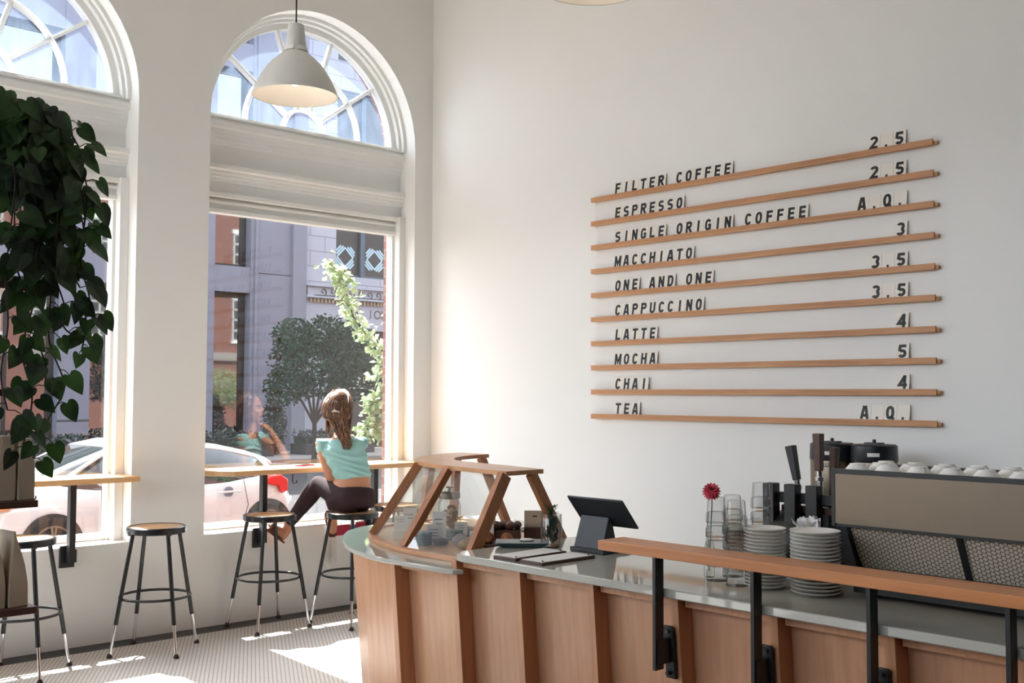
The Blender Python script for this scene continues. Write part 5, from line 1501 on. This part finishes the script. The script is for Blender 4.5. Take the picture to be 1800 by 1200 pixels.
cs_ = [(-1.50, .70, .74, .15, .0), (-1.2, .62, .86, .03, .0), (-.80, .59, 1.01, .0, .0), (-.5, .59, 1.065, .0, .0), (.0, .59, 1.055, .0, .0), (.45, .60, 1.00, .0, .02), (.85, .62, .915, .03, .05), (1.02, .63, .865, .06, .08), (1.17, .62, .67, .12, .1)]
mb = MB(); mb.rings([cab(*s) for s in cs_]); ob('car_windows', mb, 'car_glass', t, smooth=50)
mb = MB(); rs = []
for s in cs_[2:8]:
    q = cab(*s); rs.append([p+Vector((0, 0, .012)) for p in q[1:5]]+[p-Vector((0, 0, .012)) for p in q[1:5][::-1]])
q = rs[-1]; rs.append([p+Vector((.12, 0, -.04)) for p in q]); mb.rings(rs); ob('roof', mb, 'car', t, smooth=50)
for yy in (0, 1):
    pil = MB()
    def py(y): return y if not yy else 2*(YN+.87)-y
    pil.tube([(-1.42, py(YN+.13), .66), (-.82, py(YN+.25), .99)], .022, 6); pil.tube([(1.10, py(YN+.17), .64), (1.03, py(YN+.26), .76), (.96, py(YN+.30), .84)], .03, 6); pil.tube([(-.05, py(YN+.11), .60), (-.02, py(YN+.24), 1.01)], .016, 6)
    ob('pillar', pil, 'car', t)
sm = MB()
for xs_, zz in (((-.98, -.98, -.96), (.62, .3, .02)), ((.62, .66, .58), (.64, .35, .1))):
    sm.tube([(xs_[0], YN+.045, zz[0]), (xs_[1], YN-.003, zz[1]), (xs_[2], YN-.002, zz[2])], .004, 4)
ob('door_seam', sm, 'black', t)
hd = MB(); hd.tube([(.29, YN-.005, .50), (.34, YN-.028, .505), (.50, YN-.028, .507), (.56, YN-.005, .505)], .013, 8); dh = ob('door_handle', hd, 'car', t)
hd = MB(); hd.cyl((.42, YN-.006, .505), (.42, YN+.02, .505), .055, n=20); ob('handle_recess', hd, 'grey_stone', dh)
mr = MB(); mr.ball((-.98, YN-.05, .70), (.10, .07, .06), 14, 8); ob('wing_mirror', mr, 'car', t)
tl = MB(); tl.extr([(x, YN+.035, z) for x, z in ((.86, .585), (.97, .645), (1.10, .655), (1.19, .60), (1.19, .47), (1.11, .44), (1.08, .53), (.98, .545))], (0, .22, 0)); ob('tail_light', tl, 'tail', t, bevel=.015)
hl = MB(); hl.hexa([(-2.20, YN+.09, .42), (-1.86, YN+.02, .46), (-1.86, YN+.10, .46), (-2.20, YN+.2, .42), (-2.16, YN+.12, .52), (-1.80, YN+.06, .535), (-1.80, YN+.14, .54), (-2.16, YN+.22, .54)]); ob('headlight', hl, 'tail2', t, bevel=.012)
for xw in (-1.47, .91):
    for yy, sg in ((YN, -1), (YN+1.74, 1)):
        aw = MB(); aw.cyl((xw, yy+sg*.004, .095), (xw, yy-sg*.2, .095), .305, n=36); ob('wheel_arch', aw, 'black', t, smooth=30)
        wm = MB(); yo = yy+sg*.015
        prof = [(.19, 0), (.25, .0), (.27, -.02), (.27, -.16), (.19, -.17)]
        rs = [[Vector((xw+r*math.cos(2*PI*j/36), yo+sg*d_, .093+r*math.sin(2*PI*j/36))) for j in range(36)] for r, d_ in prof]
        wm.rings(rs); wo = ob('wheel', wm, 'tyre', t)
        rm = MB(); rm.rings([[Vector((xw+r*math.cos(2*PI*j/36), yo+sg*d_, .093+r*math.sin(2*PI*j/36))) for j in range(36)] for r, d_ in ((.192, .004), (.175, .006), (.170, -.03), (.188, -.03))], True, False, True)
        for k in range(5):
            a = 2*PI*k/5+.3
            for da in (-.13, .13):
                rm.bar((xw+.03*math.cos(a), yo+sg*.006, .093+.03*math.sin(a)), (xw+.178*math.cos(a+da), yo+sg*.002, .093+.178*math.sin(a+da)), .018, .02, (0, 1, 0))
        rm.cyl((xw, yo+sg*.012, .093), (xw, yo-sg*.02, .093), .035, n=16)
        ob('wheel_rim', rm, 'steel', wo)

C.view_layer.update()
